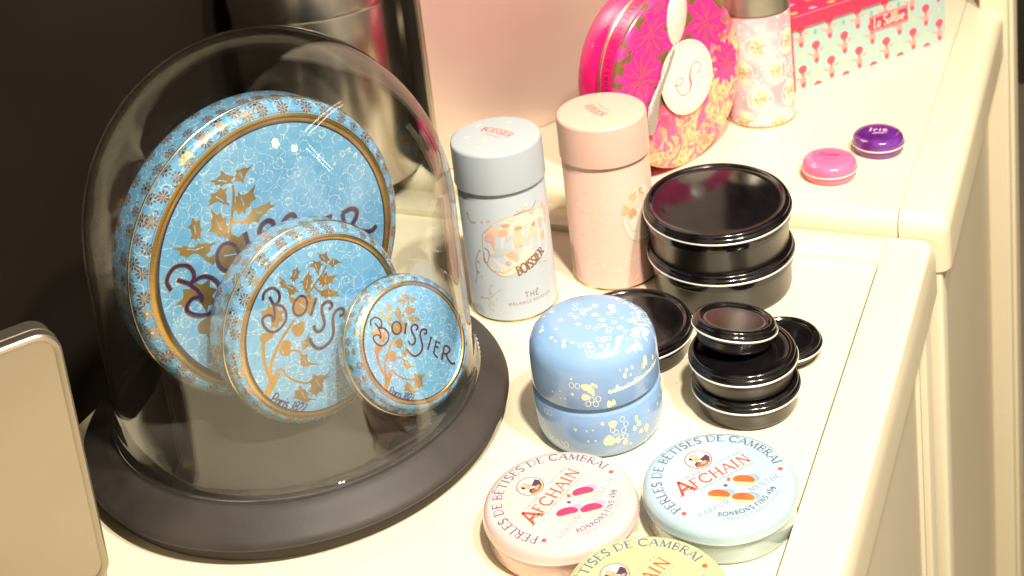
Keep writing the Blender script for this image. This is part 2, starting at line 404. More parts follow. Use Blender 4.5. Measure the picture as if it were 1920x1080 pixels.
def side_map(prof, th0=0., z0=0., r0=None):
    """u in cm round the wall, v in cm of height"""
    P = sorted((p[1], p[0]) for p in prof)
    def fr(z):
        for a, b in zip(P, P[1:]):
            if a[0] <= z <= b[0]: return a[1] + (b[1] - a[1]) * (z - a[0]) / max(1e-6, b[0] - a[0])
        return P[0][1] if z < P[0][0] else P[-1][1]
    R0 = r0 or fr(z0)
    def f(u, v, e):
        z = z0 + v; r = fr(z) + e; t = th0 + u / R0; return (r * cos(t), r * sin(t), z)
    return f
def arc_map(prof, th0, s0):
    """u round, v along the profile's own length from its first point"""
    S = [0.]
    for a, b in zip(prof, prof[1:]): S.append(S[-1] + hypot(b[0] - a[0], b[1] - a[1]))
    def at(s):
        s = max(0, min(S[-1] - 1e-5, s))
        for i in range(len(prof) - 1):
            if S[i] <= s <= S[i + 1]:
                t = (s - S[i]) / max(1e-6, S[i + 1] - S[i]); a, b = prof[i], prof[i + 1]
                dx, dz = b[0] - a[0], b[1] - a[1]; l = hypot(dx, dz) or 1
                return a[0] + dx * t, a[1] + dz * t, -dz / l, dx / l
        return prof[-1][0], prof[-1][1], 1, 0
    r0 = at(s0)[0]
    def f(u, v, e):
        r, z, nr_, nz_ = at(s0 + v)
        r += nr_ * e; z += abs(nz_) * e if nz_ > 0 else nz_ * e
        t = th0 + u / r0; return (r * cos(t), r * sin(t), z)
    return f
def frame_matrix(c, n):
    n = Vector(n).normalized(); X = Vector((0, 0, 1)).cross(n).normalized(); Y = n.cross(X)
    M_ = Matrix((X, Y, n)).transposed().to_4x4(); M_.translation = Vector(c); return M_

# ------------------------------------------------------------------ drawn outlines of the printed decoration (local coordinates of each tin)
DATA={"txt":[[(-0.618,0.583),(-0.589,0.647),(-0.534,0.67),(-0.473,0.66),(-0.429,0.599),(-0.432,0.537),(-0.467,0.49),(-0.528,0.484)],[(-0.511,0.486),(-0.434,0.44),(-0.407,0.363),(-0.421,0.285),(-0.485,0.225),(-0.571,0.203),(-0.63,0.231),(-0.67,0.299),(-0.679,0.374),(-0.648,0.408),(-0.592,0.406),(-0.558,0.365),(-0.57,0.326)],[(-0.539,0.592),(-0.519,0.501),(-0.526,0.406),(-0.545,0.345),(-0.577,0.321)],[(-0.156,0.314),(-0.179,0.282),(-0.21,0.26),(-0.244,0.252),(-0.276,0.259),(-0.301,0.279),(-0.315,0.31),(-0.316,0.347),(-0.304,0.385),(-0.281,0.417),(-0.25,0.439),(-0.215,0.448),(-0.183,0.441),(-0.158,0.421),(-0.144,0.39),(-0.143,0.352),(-0.156,0.314)],[(-0.029,0.347),(-0.141,0.194)],[(0.082,0.166),(0.118,0.17),(0.136,0.198),(0.12,0.241),(0.069,0.258),(0.017,0.233),(-0.001,0.17),(0.003,0.097),(-0.005,0.03),(-0.046,-0.015),(-0.097,-0.016),(-0.127,0.024),(-0.127,0.074)],[(0.192,0.042),(0.231,0.031),(0.256,0.055),(0.255,0.087),(0.217,0.112),(0.162,0.107),(0.116,0.057),(0.097,-0.019),(0.079,-0.11),(0.034,-0.174),(-0.043,-0.208),(-0.126,-0.203),(-0.182,-0.147),(-0.206,-0.079),(-0.211,-0.041)],[(0.3,-0.059),(0.14,-0.218)],[(0.415,-0.236),(0.357,-0.165),(0.22,-0.321),(0.259,-0.418)],[(0.297,-0.23),(0.347,-0.282)],[(0.474,-0.307),(0.32,-0.484)],[(0.472,-0.304),(0.537,-0.352),(0.551,-0.409),(0.509,-0.439),(0.441,-0.435),(0.402,-0.409)],[(0.441,-0.435),(0.444,-0.53),(0.472,-0.608),(0.505,-0.645),(0.553,-0.655)]],
"leaf":[[(0.128,0.803),(0.17,0.769),(0.224,0.773),(0.24,0.672),(0.195,0.65),(0.183,0.677),(0.141,0.711),(0.128,0.753)],[(0.287,0.68),(0.326,0.64),(0.377,0.588),(0.305,0.599),(0.243,0.578),(0.233,0.625),(0.208,0.644),(0.251,0.66)],[(0.055,0.743),(0.123,0.709),(0.15,0.664),(0.102,0.636),(0.062,0.575),(0.05,0.617),(0.043,0.67),(-0.019,0.713),(0.013,0.727)],[(-0.148,0.759),(-0.134,0.703),(-0.177,0.651),(-0.225,0.624),(-0.249,0.642),(-0.261,0.684),(-0.226,0.703),(-0.21,0.752)],[(-0.373,0.743),(-0.324,0.692),(-0.313,0.63),(-0.263,0.614),(-0.231,0.563),(-0.201,0.506),(-0.266,0.509),(-0.324,0.493),(-0.324,0.592),(-0.388,0.63),(-0.388,0.679)],[(-0.033,0.67),(-0.022,0.593),(-0.025,0.537),(-0.068,0.486),(-0.116,0.424),(-0.132,0.46),(-0.148,0.51),(-0.138,0.548),(-0.157,0.592),(-0.09,0.625)],[(0.17,0.568),(0.176,0.515),(0.272,0.485),(0.199,0.426),(0.135,0.434),(0.082,0.431),(0.052,0.473),(0.049,0.532),(0.088,0.542),(0.133,0.564)],[(0.134,0.399),(0.191,0.344),(0.24,0.306),(0.24,0.256),(0.161,0.286),(0.083,0.301),(0.04,0.35),(0.023,0.415),(0.081,0.395)],[(-0.672,0.475),(-0.571,0.497),(-0.497,0.448),(-0.434,0.376),(-0.46,0.29),(-0.535,0.241),(-0.613,0.251),(-0.58,0.347),(-0.611,0.418),(-0.669,0.432)],[(-0.303,0.469),(-0.096,0.414),(-0.032,0.341),(-0.12,0.269),(-0.135,0.206),(-0.197,0.249),(-0.288,0.236),(-0.321,0.336)],[(-0.318,-0.021),(-0.281,-0.046),(-0.197,0.02),(-0.208,-0.067),(-0.224,-0.116),(-0.285,-0.136),(-0.321,-0.125),(-0.312,-0.073)],[(-0.352,-0.152),(-0.277,-0.203),(-0.285,-0.283),(-0.178,-0.371),(-0.305,-0.323),(-0.35,-0.329),(-0.377,-0.266),(-0.368,-0.215)],[(-0.433,-0.505),(-0.376,-0.59),(-0.353,-0.643),(-0.368,-0.706),(-0.277,-0.758),(-0.38,-0.728),(-0.431,-0.73),(-0.461,-0.659),(-0.535,-0.608),(-0.495,-0.545)],[(-0.255,-0.453),(-0.166,-0.511),(-0.076,-0.534),(-0.077,-0.569),(-0.149,-0.576),(-0.17,-0.65),(-0.18,-0.701),(-0.268,-0.707),(-0.318,-0.674),(-0.341,-0.621),(-0.299,-0.572),(-0.322,-0.518)]],
"stem":[([(0.189,0.639),(0.138,0.59),(0.023,0.515),(-0.129,0.416),(-0.242,0.327)],0.02),([(0.046,0.361),(-0.006,0.458),(-0.016,0.505)],0.018),([(-0.318,0.505),(-0.313,0.417)],0.03),([(-0.691,0.209),(-0.719,0.152),(-0.751,0.042),(-0.76,-0.107),(-0.744,-0.254),(-0.751,-0.333)],0.04),([(-0.332,0.232),(-0.505,0.104),(-0.625,-0.019),(-0.695,-0.125),(-0.731,-0.26)],0.035),([(-0.7,-0.248),(-0.732,-0.343),(-0.824,-0.429)],0.085),([(-0.632,-0.26),(-0.67,-0.304),(-0.732,-0.343)],0.05),([(-0.575,-0.002),(-0.548,-0.078),(-0.448,-0.078),(-0.367,-0.117),(-0.345,-0.17)],0.022),([(-0.64,-0.277),(-0.665,-0.237),(-0.635,-0.217),(-0.592,-0.231),(-0.547,-0.337),(-0.463,-0.434),(-0.328,-0.529)],0.024)],
"berry":[((-0.312,0.106),0.07202924387301245),((-0.347,0.137),0.04155533300366103),((-0.493,-0.003),0.06648853280585765),((-0.701,0.189),0.055407110671548035),((-0.637,0.185),0.03878497747008362),((-0.495,-0.079),0.03878497747008362),((-0.269,0.142),0.04155533300366103)],
"paris":[(-0.815,-0.524),(-0.457,-0.829)],
"bc_cart":[(-95.9,7.02),(-98.1,6.14),(-97.8,5.22),(-94.9,4.58),(-87.1,4.11),(-75.6,3.73),(-64.8,3.75),(-55.7,3.92),(-44.1,4.08),(-33.9,4.2),(-19.8,4.05),(-5.0,3.81),(3.9,4.41),(8.2,5.63),(7.0,6.66),(5.6,7.64),(-12.8,8.1),(-26.9,8.27),(-38.5,8.33),(-49.1,8.28),(-57.9,8.26),(-66.7,8.14),(-78.0,7.89),(-88.5,7.4)],
"bc_scroll":[[(-96.2,5.9),(-90.6,5.68),(-91.2,5.14),(-95.3,4.71),(-98.5,4.94),(-97.1,5.49)],[(-94.8,4.65),(-87.0,4.17),(-75.0,4.03),(-66.0,4.22),(-59.2,4.36)],[(-59.3,8.12),(-57.6,7.9),(-53.1,7.98),(-53.5,8.31)],[(-52.4,8.33),(-44.3,8.4),(-34.7,8.38),(-26.7,8.33),(-17.7,8.82)],[(-48.3,8.69),(-44.3,8.43),(-41.3,8.7),(-37.1,8.43),(-34.9,8.84)],[(-64.7,4.88),(-68.8,4.71),(-66.4,4.56),(-62.8,4.73)],[(-29.8,8.21),(-27.7,7.96),(-22.7,8.17)]],
"bc_blob":[((-64.5,7.41),0.2644419959074453,0.2189995825320458,"skin"),((-64.6,7.64),0.3022194238942232,0.15056221299078149,"hair"),((-50.0,7.05),0.28333070990083425,0.2600620042568044,"skin"),((-49.0,7.27),0.31481189988981584,0.16424968689903435,"hair"),((-29.3,7.01),0.2266645679206674,0.23268705644029866,"skin"),((-26.5,7.18),0.1888871399338895,0.20531210862379295,"hair"),((-49.7,6.36),0.4407366598457422,0.5132802715594823,"skin"),((-49.7,5.83),0.25184951991185267,0.1710934238531608,"skin2"),((-79.5,7.17),0.5981426097906501,0.37640553247695374,"skin"),((-87.2,6.69),0.377774279867779,0.3421868477063216,"pink"),((-83.2,6.18),0.13851723595151896,0.37640553247695374,"skin2"),((-68.9,7.08),0.377774279867779,0.2395307933944251,"skin2"),((-28.6,6.47),0.4407366598457422,0.30796816293568946,"skin"),((-12.2,5.97),0.25184951991185267,0.3421868477063216,"skin2"),((-5.3,8.12),0.1511097119471116,0.30796816293568946,"skin2"),((-0.2,7.21),0.1888871399338895,0.6159363258713789,"pink"),((-59.5,5.3),0.47221784983472376,0.3421868477063216,"skin2"),((-55.9,4.96),0.2203683299228711,0.2395307933944251,"pink"),((-72.8,5.65),0.5666614198016685,0.30796816293568946,"cloud"),((-51.3,5.59),0.4407366598457422,0.2395307933944251,"cloud"),((-38.5,7.21),0.20147961592948213,0.2600620042568044,"cloud"),((-38.9,6.76),0.17629466393829687,0.20531210862379295,"cloud"),((-63.3,6.65),0.17629466393829687,0.1916246347155401,"cloud"),((-40.4,6.07),0.1888871399338895,0.1710934238531608,"cloud"),((-83.2,5.38),0.31481189988981584,0.15056221299078149,"cloud"),((-14.4,7.03),0.1888871399338895,0.4106242172475859,"pink"),((-95.0,7.95),0.1133322839603337,0.08212484344951718,"pink"),((-85.9,8.07),0.13851723595151896,0.13687473908252865,"pink"),((-45.0,8.64),0.13851723595151896,0.13687473908252865,"white"),((-34.9,8.84),0.15740594994490792,0.15056221299078149,"white")],
"bc_logo":[(-55.8,3.63),(-12.7,4.65)],
"bc_logo_mid":[(-37.0,4.27)],
"bc_top":[(-58.9,4.26),(-53.7,3.83)],
"bc_the":[(-50.2,1.83),(-30.8,1.75),(-49.5,2.19)],
"bc_mel":[(-72.4,1.37),(-9.8,1.32)],
"bc_vine":[[(-94.0,2.93),(-97.7,2.03),(-97.3,1.5),(-91.8,1.34),(-96.6,0.97),(-99.7,1.36)],[(-112.4,1.7),(-97.3,1.93),(-83.6,2.57),(-74.5,2.74)],[(-97.6,2.25),(-86.8,1.91)],[(-106.1,5.54),(-113.7,4.56),(-113.8,3.71),(-119.9,2.72)],[(-113.8,3.71),(-105.1,3.43)],[(-111.1,4.61),(-105.6,4.49)],[(-120.6,8.22),(-114.1,7.72),(-109.2,7.7)],[(-84.3,0.96),(-84.1,0.64)],[(-22.4,3.25),(-22.1,2.92)],[(-2.5,2.66),(4.1,2.01)]],
"pc_cart":[(-13.1,7.85),(-32.7,7.78),(-44.4,7.15),(-51.2,6.39),(-53.8,5.63),(-52.3,4.9),(-48.0,4.2),(-40.2,3.74),(-27.6,3.54),(-12.5,3.69),(-2.9,5.18),(-0.1,6.7)],
"pc_vine":[[(-114.0,7.18),(-117.8,6.79),(-114.9,6.45),(-107.7,6.25),(-98.5,6.26),(-88.4,6.48),(-81.3,6.82),(-75.3,7.37),(-73.2,7.91),(-65.1,8.26)],[(-82.7,7.57),(-77.4,7.65),(-73.2,7.91)],[(-72.7,7.44),(-69.2,7.27),(-64.1,7.28)],[(-90.0,7.14),(-82.0,7.21),(-75.2,7.45)],[(-95.3,4.93),(-99.7,4.88),(-100.4,5.27),(-94.2,5.56),(-84.7,5.59),(-76.1,5.32),(-70.4,4.91),(-66.3,4.33),(-66.0,3.69),(-70.7,3.16),(-72.8,2.6),(-70.7,2.35),(-75.1,2.0)],[(-93.4,3.67),(-94.9,3.98),(-88.4,4.18),(-79.3,4.17),(-73.3,3.89),(-70.4,3.32)],[(-76.5,3.49),(-71.8,3.24)],[(-67.9,3.3),(-59.0,3.23)],[(-91.8,2.23),(-82.9,1.96),(-70.5,1.67),(-52.5,1.46),(-54.1,0.91)],[(-53.7,1.56),(-50.3,1.99),(-42.6,2.34),(-31.6,2.43)]],
"pc_blob":[(-96.7,4.96),(-72.6,5.12),(-69.4,4.75),(-62.5,4.3),(-108.9,2.63),(-101.2,2.94),(-98.9,2.25),(-90.9,2.72),(-111.1,3.2),(-99.0,7.9),(-51.7,7.73),(-70.0,6.33),(-109.4,4.31),(-41.7,0.79),(-84.1,2.04),(-65.4,1.64),(-52.5,2.35),(-44.2,2.29),(-88.3,6.56),(-80.4,6.63),(-95.6,6.28)],
"pc_fig":[((-21.2,7.28),"hair"),((-24.2,6.8),"skin"),((-35.5,7.13),"skin2"),((-48.7,6.27),"skin2"),((-39.2,5.95),"hair"),((-31.7,6.58),"skin"),((-26.8,5.6),"white"),((-14.3,7.41),"white"),((-41.0,6.61),"skin")],
"kz_side":[(-76.6,5.23,0.38,0.3,0),(-72.6,4.99,0.27,0.3,0),(-77.6,4.54,0.35,0.29,0),(-70.6,5.38,0.16,0.15,0),(-67.9,5.25,0.13,0.15,0),(-89.3,4.67,0.13,0.15,0),(-70.8,4.7,0.13,0.15,0),(-109.4,4.49,0.09,0.1,0),(-100.9,4.72,0.07,0.07,0),(-101.4,4.22,0.07,0.07,0),(-96.6,4.28,0.07,0.07,0),(-88.9,5.7,0.09,0.1,0),(-58.0,3.93,0.2,0.31,0),(-54.1,3.98,0.15,0.27,0),(-16.6,5.71,0.22,0.42,0),(-4.2,5.43,0.17,0.24,0),(-38.9,5.84,0.13,0.15,0),(-33.1,5.83,0.13,0.15,0),(-41.4,5.52,0.15,0.24,0),(-35.6,5.41,0.11,0.12,0),(-20.3,5.46,0.2,0.27,0),(-45.1,5.98,0.07,0.07,0),(-56.9,2.51,0.35,0.34,0),(-47.1,1.05,0.22,0.27,0),(-61.3,1.4,0.46,0.46,0),(-53.9,1.34,0.24,0.27,0),(-65.8,2.65,0.14,0.19,0),(-90.1,2.2,0.14,0.16,0),(-80.0,2.17,0.09,0.1,0),(-74.5,2.23,0.09,0.1,0),(-79.5,1.47,0.09,0.1,0),(-73.2,1.49,0.09,0.1,0),(-34.4,2.36,0.15,0.3,0),(-32.3,1.93,0.22,0.24,0),(-37.1,1.73,0.17,0.22,0),(-24.1,1.32,0.24,0.36,0),(-30.3,1.32,0.2,0.19,0),(-24.6,0.34,0.15,0.19,0),(-42.1,0.78,0.12,0.13,0),(-4.0,2.11,0.11,0.17,0),(4.2,2.31,0.09,0.17,0),(-116.4,1.07,0.11,0.12,0),(-8.3,1.29,0.09,0.1,0),(-10.8,0.66,0.11,0.15,0),(-19.8,2.34,0.05,0.1,0),(-89.2,5.28,0.14,0.17,1),(-83.9,5.28,0.14,0.17,1),(-66.9,4.39,0.14,0.17,1),(-69.5,4.05,0.14,0.17,1),(-72.7,4.36,0.14,0.17,1),(-76.0,4.08,0.14,0.17,1),(-48.2,2.69,0.14,0.17,1),(-45.1,2.28,0.14,0.17,1),(-47.7,1.91,0.14,0.17,1),(-54.7,1.89,0.14,0.17,1),(-57.4,2.11,0.14,0.17,1),(-50.6,1.5,0.14,0.17,1),(-46.7,1.47,0.14,0.17,1),(-121.3,2.71,0.14,0.17,1),(-115.7,2.78,0.14,0.17,1),(-127.9,1.68,0.14,0.17,1)],
"kz_top":[(-0.21,1.46,0.28,0.36,0),(0.84,1.61,0.34,0.44,0),(1.12,1.15,0.28,0.34,0),(-2.7,0.35,0.2,0.22,0),(-3.05,-0.1,0.16,0.17,0),(-2.63,-1.58,0.22,0.24,0),(-1.77,-0.51,0.22,0.24,0),(-0.95,-0.0,0.28,0.24,0),(-0.62,0.45,0.31,0.29,0),(0.16,0.51,0.34,0.34,0),(0.75,0.09,0.31,0.31,0),(-0.52,-0.72,0.25,0.27,0),(2.49,0.5,0.36,0.34,0),(2.1,-0.47,0.28,0.31,0),(1.64,-0.7,0.13,0.19,0),(1.08,-0.47,0.25,0.24,0),(3.06,-0.43,0.34,0.39,0),(3.43,0.14,0.31,0.48,0),(-1.69,-1.48,0.16,0.12,0),(-1.69,-2.27,0.16,0.19,0),(-0.8,-2.53,0.2,0.22,0),(-0.68,-2.84,0.18,0.27,0),(-0.24,-2.55,0.13,0.17,0),(-1.33,-2.55,0.11,0.15,0),(2.37,-1.51,0.25,0.58,0),(2.41,-1.84,0.22,0.34,0),(1.55,-2.39,0.18,0.24,0),(1.94,-2.21,0.16,0.24,0),(1.91,-2.57,0.2,0.27,0),(2.43,-2.27,0.2,0.27,0),(2.87,0.34,0.13,0.19,0),(1.91,0.57,0.13,0.17,0),(2.48,-0.72,0.13,0.17,0),(3.16,0.25,0.16,0.24,0),(3.32,0.83,0.13,0.29,0),(0.19,-0.87,0.15,0.19,1),(0.69,-0.9,0.15,0.19,1),(0.85,-0.57,0.15,0.19,1),(1.5,-0.75,0.15,0.19,1),(1.56,-1.04,0.15,0.19,1),(1.24,-1.9,0.15,0.19,1),(1.52,-1.77,0.15,0.19,1),(1.77,-1.66,0.15,0.19,1),(1.55,-1.93,0.15,0.19,1),(0.38,-2.68,0.15,0.19,1),(0.7,-2.52,0.15,0.19,1),(0.9,-2.48,0.15,0.19,1),(0.87,-2.9,0.15,0.19,1),(1.14,-2.78,0.15,0.19,1),(1.05,-3.08,0.15,0.19,1),(-0.88,0.86,0.15,0.19,1),(-0.44,1.03,0.15,0.19,1),(-0.56,0.9,0.15,0.19,1),(-1.47,1.35,0.15,0.19,1),(-1.32,0.89,0.15,0.19,1),(-1.37,0.21,0.15,0.19,1),(0.96,0.83,0.15,0.19,1),(1.57,0.02,0.15,0.19,1),(2.92,1.0,0.15,0.19,1),(2.75,0.88,0.15,0.19,1)],
"kz_band":[(-59.6,4.88),(-37.6,4.85),(-2.0,4.51)],
"kz_txt":[(-120.2,0.66),(-103.7,0.95)]}

# ------------------------------------------------------------------ the setting
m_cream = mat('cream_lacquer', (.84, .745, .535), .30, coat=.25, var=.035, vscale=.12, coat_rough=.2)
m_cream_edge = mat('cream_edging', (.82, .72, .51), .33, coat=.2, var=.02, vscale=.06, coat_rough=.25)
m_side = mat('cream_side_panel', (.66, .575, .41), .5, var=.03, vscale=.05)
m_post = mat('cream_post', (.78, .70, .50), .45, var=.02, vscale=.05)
scuff(m_cream, .10); scuff(m_cream_edge, .14); scuff(m_side, .2); scuff(m_post, .2)
m_gap = mat('dark_joint', (.05, .04, .03), .8)
m_dark = mat('dark_backdrop', (.017, .012, .009), .95, spec=.08, var=.25, vscale=.03)
m_floor = mat('shop_floor', (.34, .31, .24), .5, var=.08, vscale=.02)

b = MB(); b.box(-900, 700, -300, 900, -92, -90, m_floor); tag(b.build('floor'), kind='structure')
b = MB(); b.box(-76, -73, -40, 330, -90, 200, m_dark)
tag(b.build('wall'), kind='structure')
m_greige = mat('dark_greige_wall', (.05, .042, .032), .7, var=.06, vscale=.02)
b = MB(); b.box(-70, 420, 330, 336, -90, 330, m_greige); tag(b.build('wall'), kind='structure')

def soft_box(name, dims, m, parent, bev, seg=5, pick=None):
    b = MB(); b.box(*dims, m); return b.build(name, parent, bevel=bev, seg=seg, angle=60, pick=pick)
def outer(xc, yc, zt):                                   # the long outer edges of a corner strip
    def f(p, q):
        mx_, my_, mz_ = (p.x + q.x) / 2, (p.y + q.y) / 2, (p.z + q.z) / 2
        return (mx_ > xc and abs(p.x - q.x) < .01 and mz_ > zt - .01 and abs(p.y - q.y) > 1) or (mx_ > xc and abs(p.z - q.z) > .5 and yc(my_))
    return f

t = thing('display_table', 'cream lacquered display table in front, carrying the glass dome and the stacked black tins', 'table', (-40, 62, -90))
def T(o): o.matrix_parent_inverse = Matrix.Translation((40, -62, 90)); return o
b = MB(); b.box(-65.6, -18.20, 25, 95.98, -2.5, 0, m_cream); T(b.build('table_top', t, bevel=.03, seg=1))
T(soft_box('edging', (-17.95, -14.35, 25, 99.25, -3.0, .5), m_cream_edge, t, 1.25, 8, outer(-15, lambda y: y > 90, .5)))
T(soft_box('edging', (-65.6, -18.03, 96.1, 99.2, -3.0, .5), m_cream_edge, t, .05, 1))
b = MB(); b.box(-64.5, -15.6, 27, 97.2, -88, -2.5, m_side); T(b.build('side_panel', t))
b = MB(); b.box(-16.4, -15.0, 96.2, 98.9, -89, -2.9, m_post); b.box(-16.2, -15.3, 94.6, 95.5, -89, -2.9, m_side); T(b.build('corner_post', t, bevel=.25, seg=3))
b = MB(); b.box(-16.6, -15.3, 26, 96, -89.5, -83, m_post); T(b.build('plinth', t, bevel=.1))

t = thing('display_table', 'cream lacquered display table behind, slightly higher, with the purple and pink little tins on it', 'table', (-40, 120, -90))
def T(o): o.matrix_parent_inverse = Matrix.Translation((40, -120, 90)); return o
b = MB(); b.box(-65.6, -17.27, 101.22, 146.8, -2, 2.18, m_cream); T(b.build('table_top', t, bevel=.03, seg=1))
T(soft_box('edging', (-17.21, -13.6, 99.5, 148, -2.2, 2.2), m_cream_edge, t, 1.3, 8, lambda p, q: outer(-14, lambda y: y < 110, 2.2)(p, q) or ((p.y + q.y) / 2 < 99.6 and (p.z + q.z) / 2 > 2.19)))
T(soft_box('edging', (-65.6, -17.30, 99.5, 101.17, -2.2, 2.2), m_cream_edge, t, 1.3, 8, lambda p, q: (p.y + q.y) / 2 < 99.6 and (p.z + q.z) / 2 > 2.19))
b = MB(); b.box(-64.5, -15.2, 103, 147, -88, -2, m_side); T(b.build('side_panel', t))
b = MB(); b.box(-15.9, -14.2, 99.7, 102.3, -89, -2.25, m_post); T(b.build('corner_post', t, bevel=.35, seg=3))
b = MB(); b.box(-15.9, -13.2, 141.5, 149.5, -89, 26, m_post); b.box(-13.2, -12.9, 143.5, 147.5, -89, 26, m_post); T(b.build('corner_post', t, bevel=.3, seg=3))

# ------------------------------------------------------------------ glass dome on its base
DX, DY = -50.7, 69.7
m_black = mat('matt_black_base', (.034, .027, .022), .55, var=.3, vscale=.25, bump=.08, bscale=3)
t = thing('dome_base', 'round matt black base under the glass dome', 'base', (DX - .22, DY - .1, 0))
b = MB()
b.lathe([(0, 2.75), (11.0, 2.75), (11.9, 2.68), (12.3, 2.4), (12.9, 2.0), (13.5, 1.62), (13.72, 1.42), (13.78, 1.25), (13.6, 1.0), (13.2, .85), (13.25, .6), (13.2, .12), (13.0, 0), (0, 0)], m_black, 160)
b.build('base_plate', t, angle=50)
m_glass = thin_glass()
t = thing('glass_dome', 'big clear glass dome covering the three blue round tins', 'glass dome', (DX, DY, 0))
b = MB()
P = [(11.68, 2.78), (11.86, 2.86), (11.88, 3.05), (11.70, 3.3), (11.55, 3.8)] + [(11.55, z) for z in (5, 7, 9, 11, 13, 14.3)]
for k in range(1, 25):
    a = pi / 2 * k / 24; P.append((max(0, 11.55 * cos(a)), 14.3 + 12.44 * sin(a)))
Q = [(11.40, 2.85), (11.36, 3.4)] + [(11.37, z) for z in (5, 7, 9, 11, 13, 14.3)]
for k in range(1, 25):
    a = pi / 2 * k / 24; Q.append((max(0, 11.37 * cos(a)), 14.3 + 12.26 * sin(a)))
b.keep = True
b.lathe(P, m_glass, 144)
b.lathe(list(reversed(Q)), m_glass, 144)
b.lathe([(11.40, 2.85), (11.5, 2.77), (11.68, 2.78)], m_glass, 144)
o = b.build('glass_shell', t, angle=80)
for v in o.data.vertices:                                # blown glass is never quite round
    q = v.co; d = noise.noise(Vector((q.x * .12, q.y * .12, q.z * .10))) * .09 * min(1, max(0, (q.z - 3.2) / 3))
    h = hypot(q.x, q.y)
    if h > .01: q.x += q.x / h * d; q.y += q.y / h * d

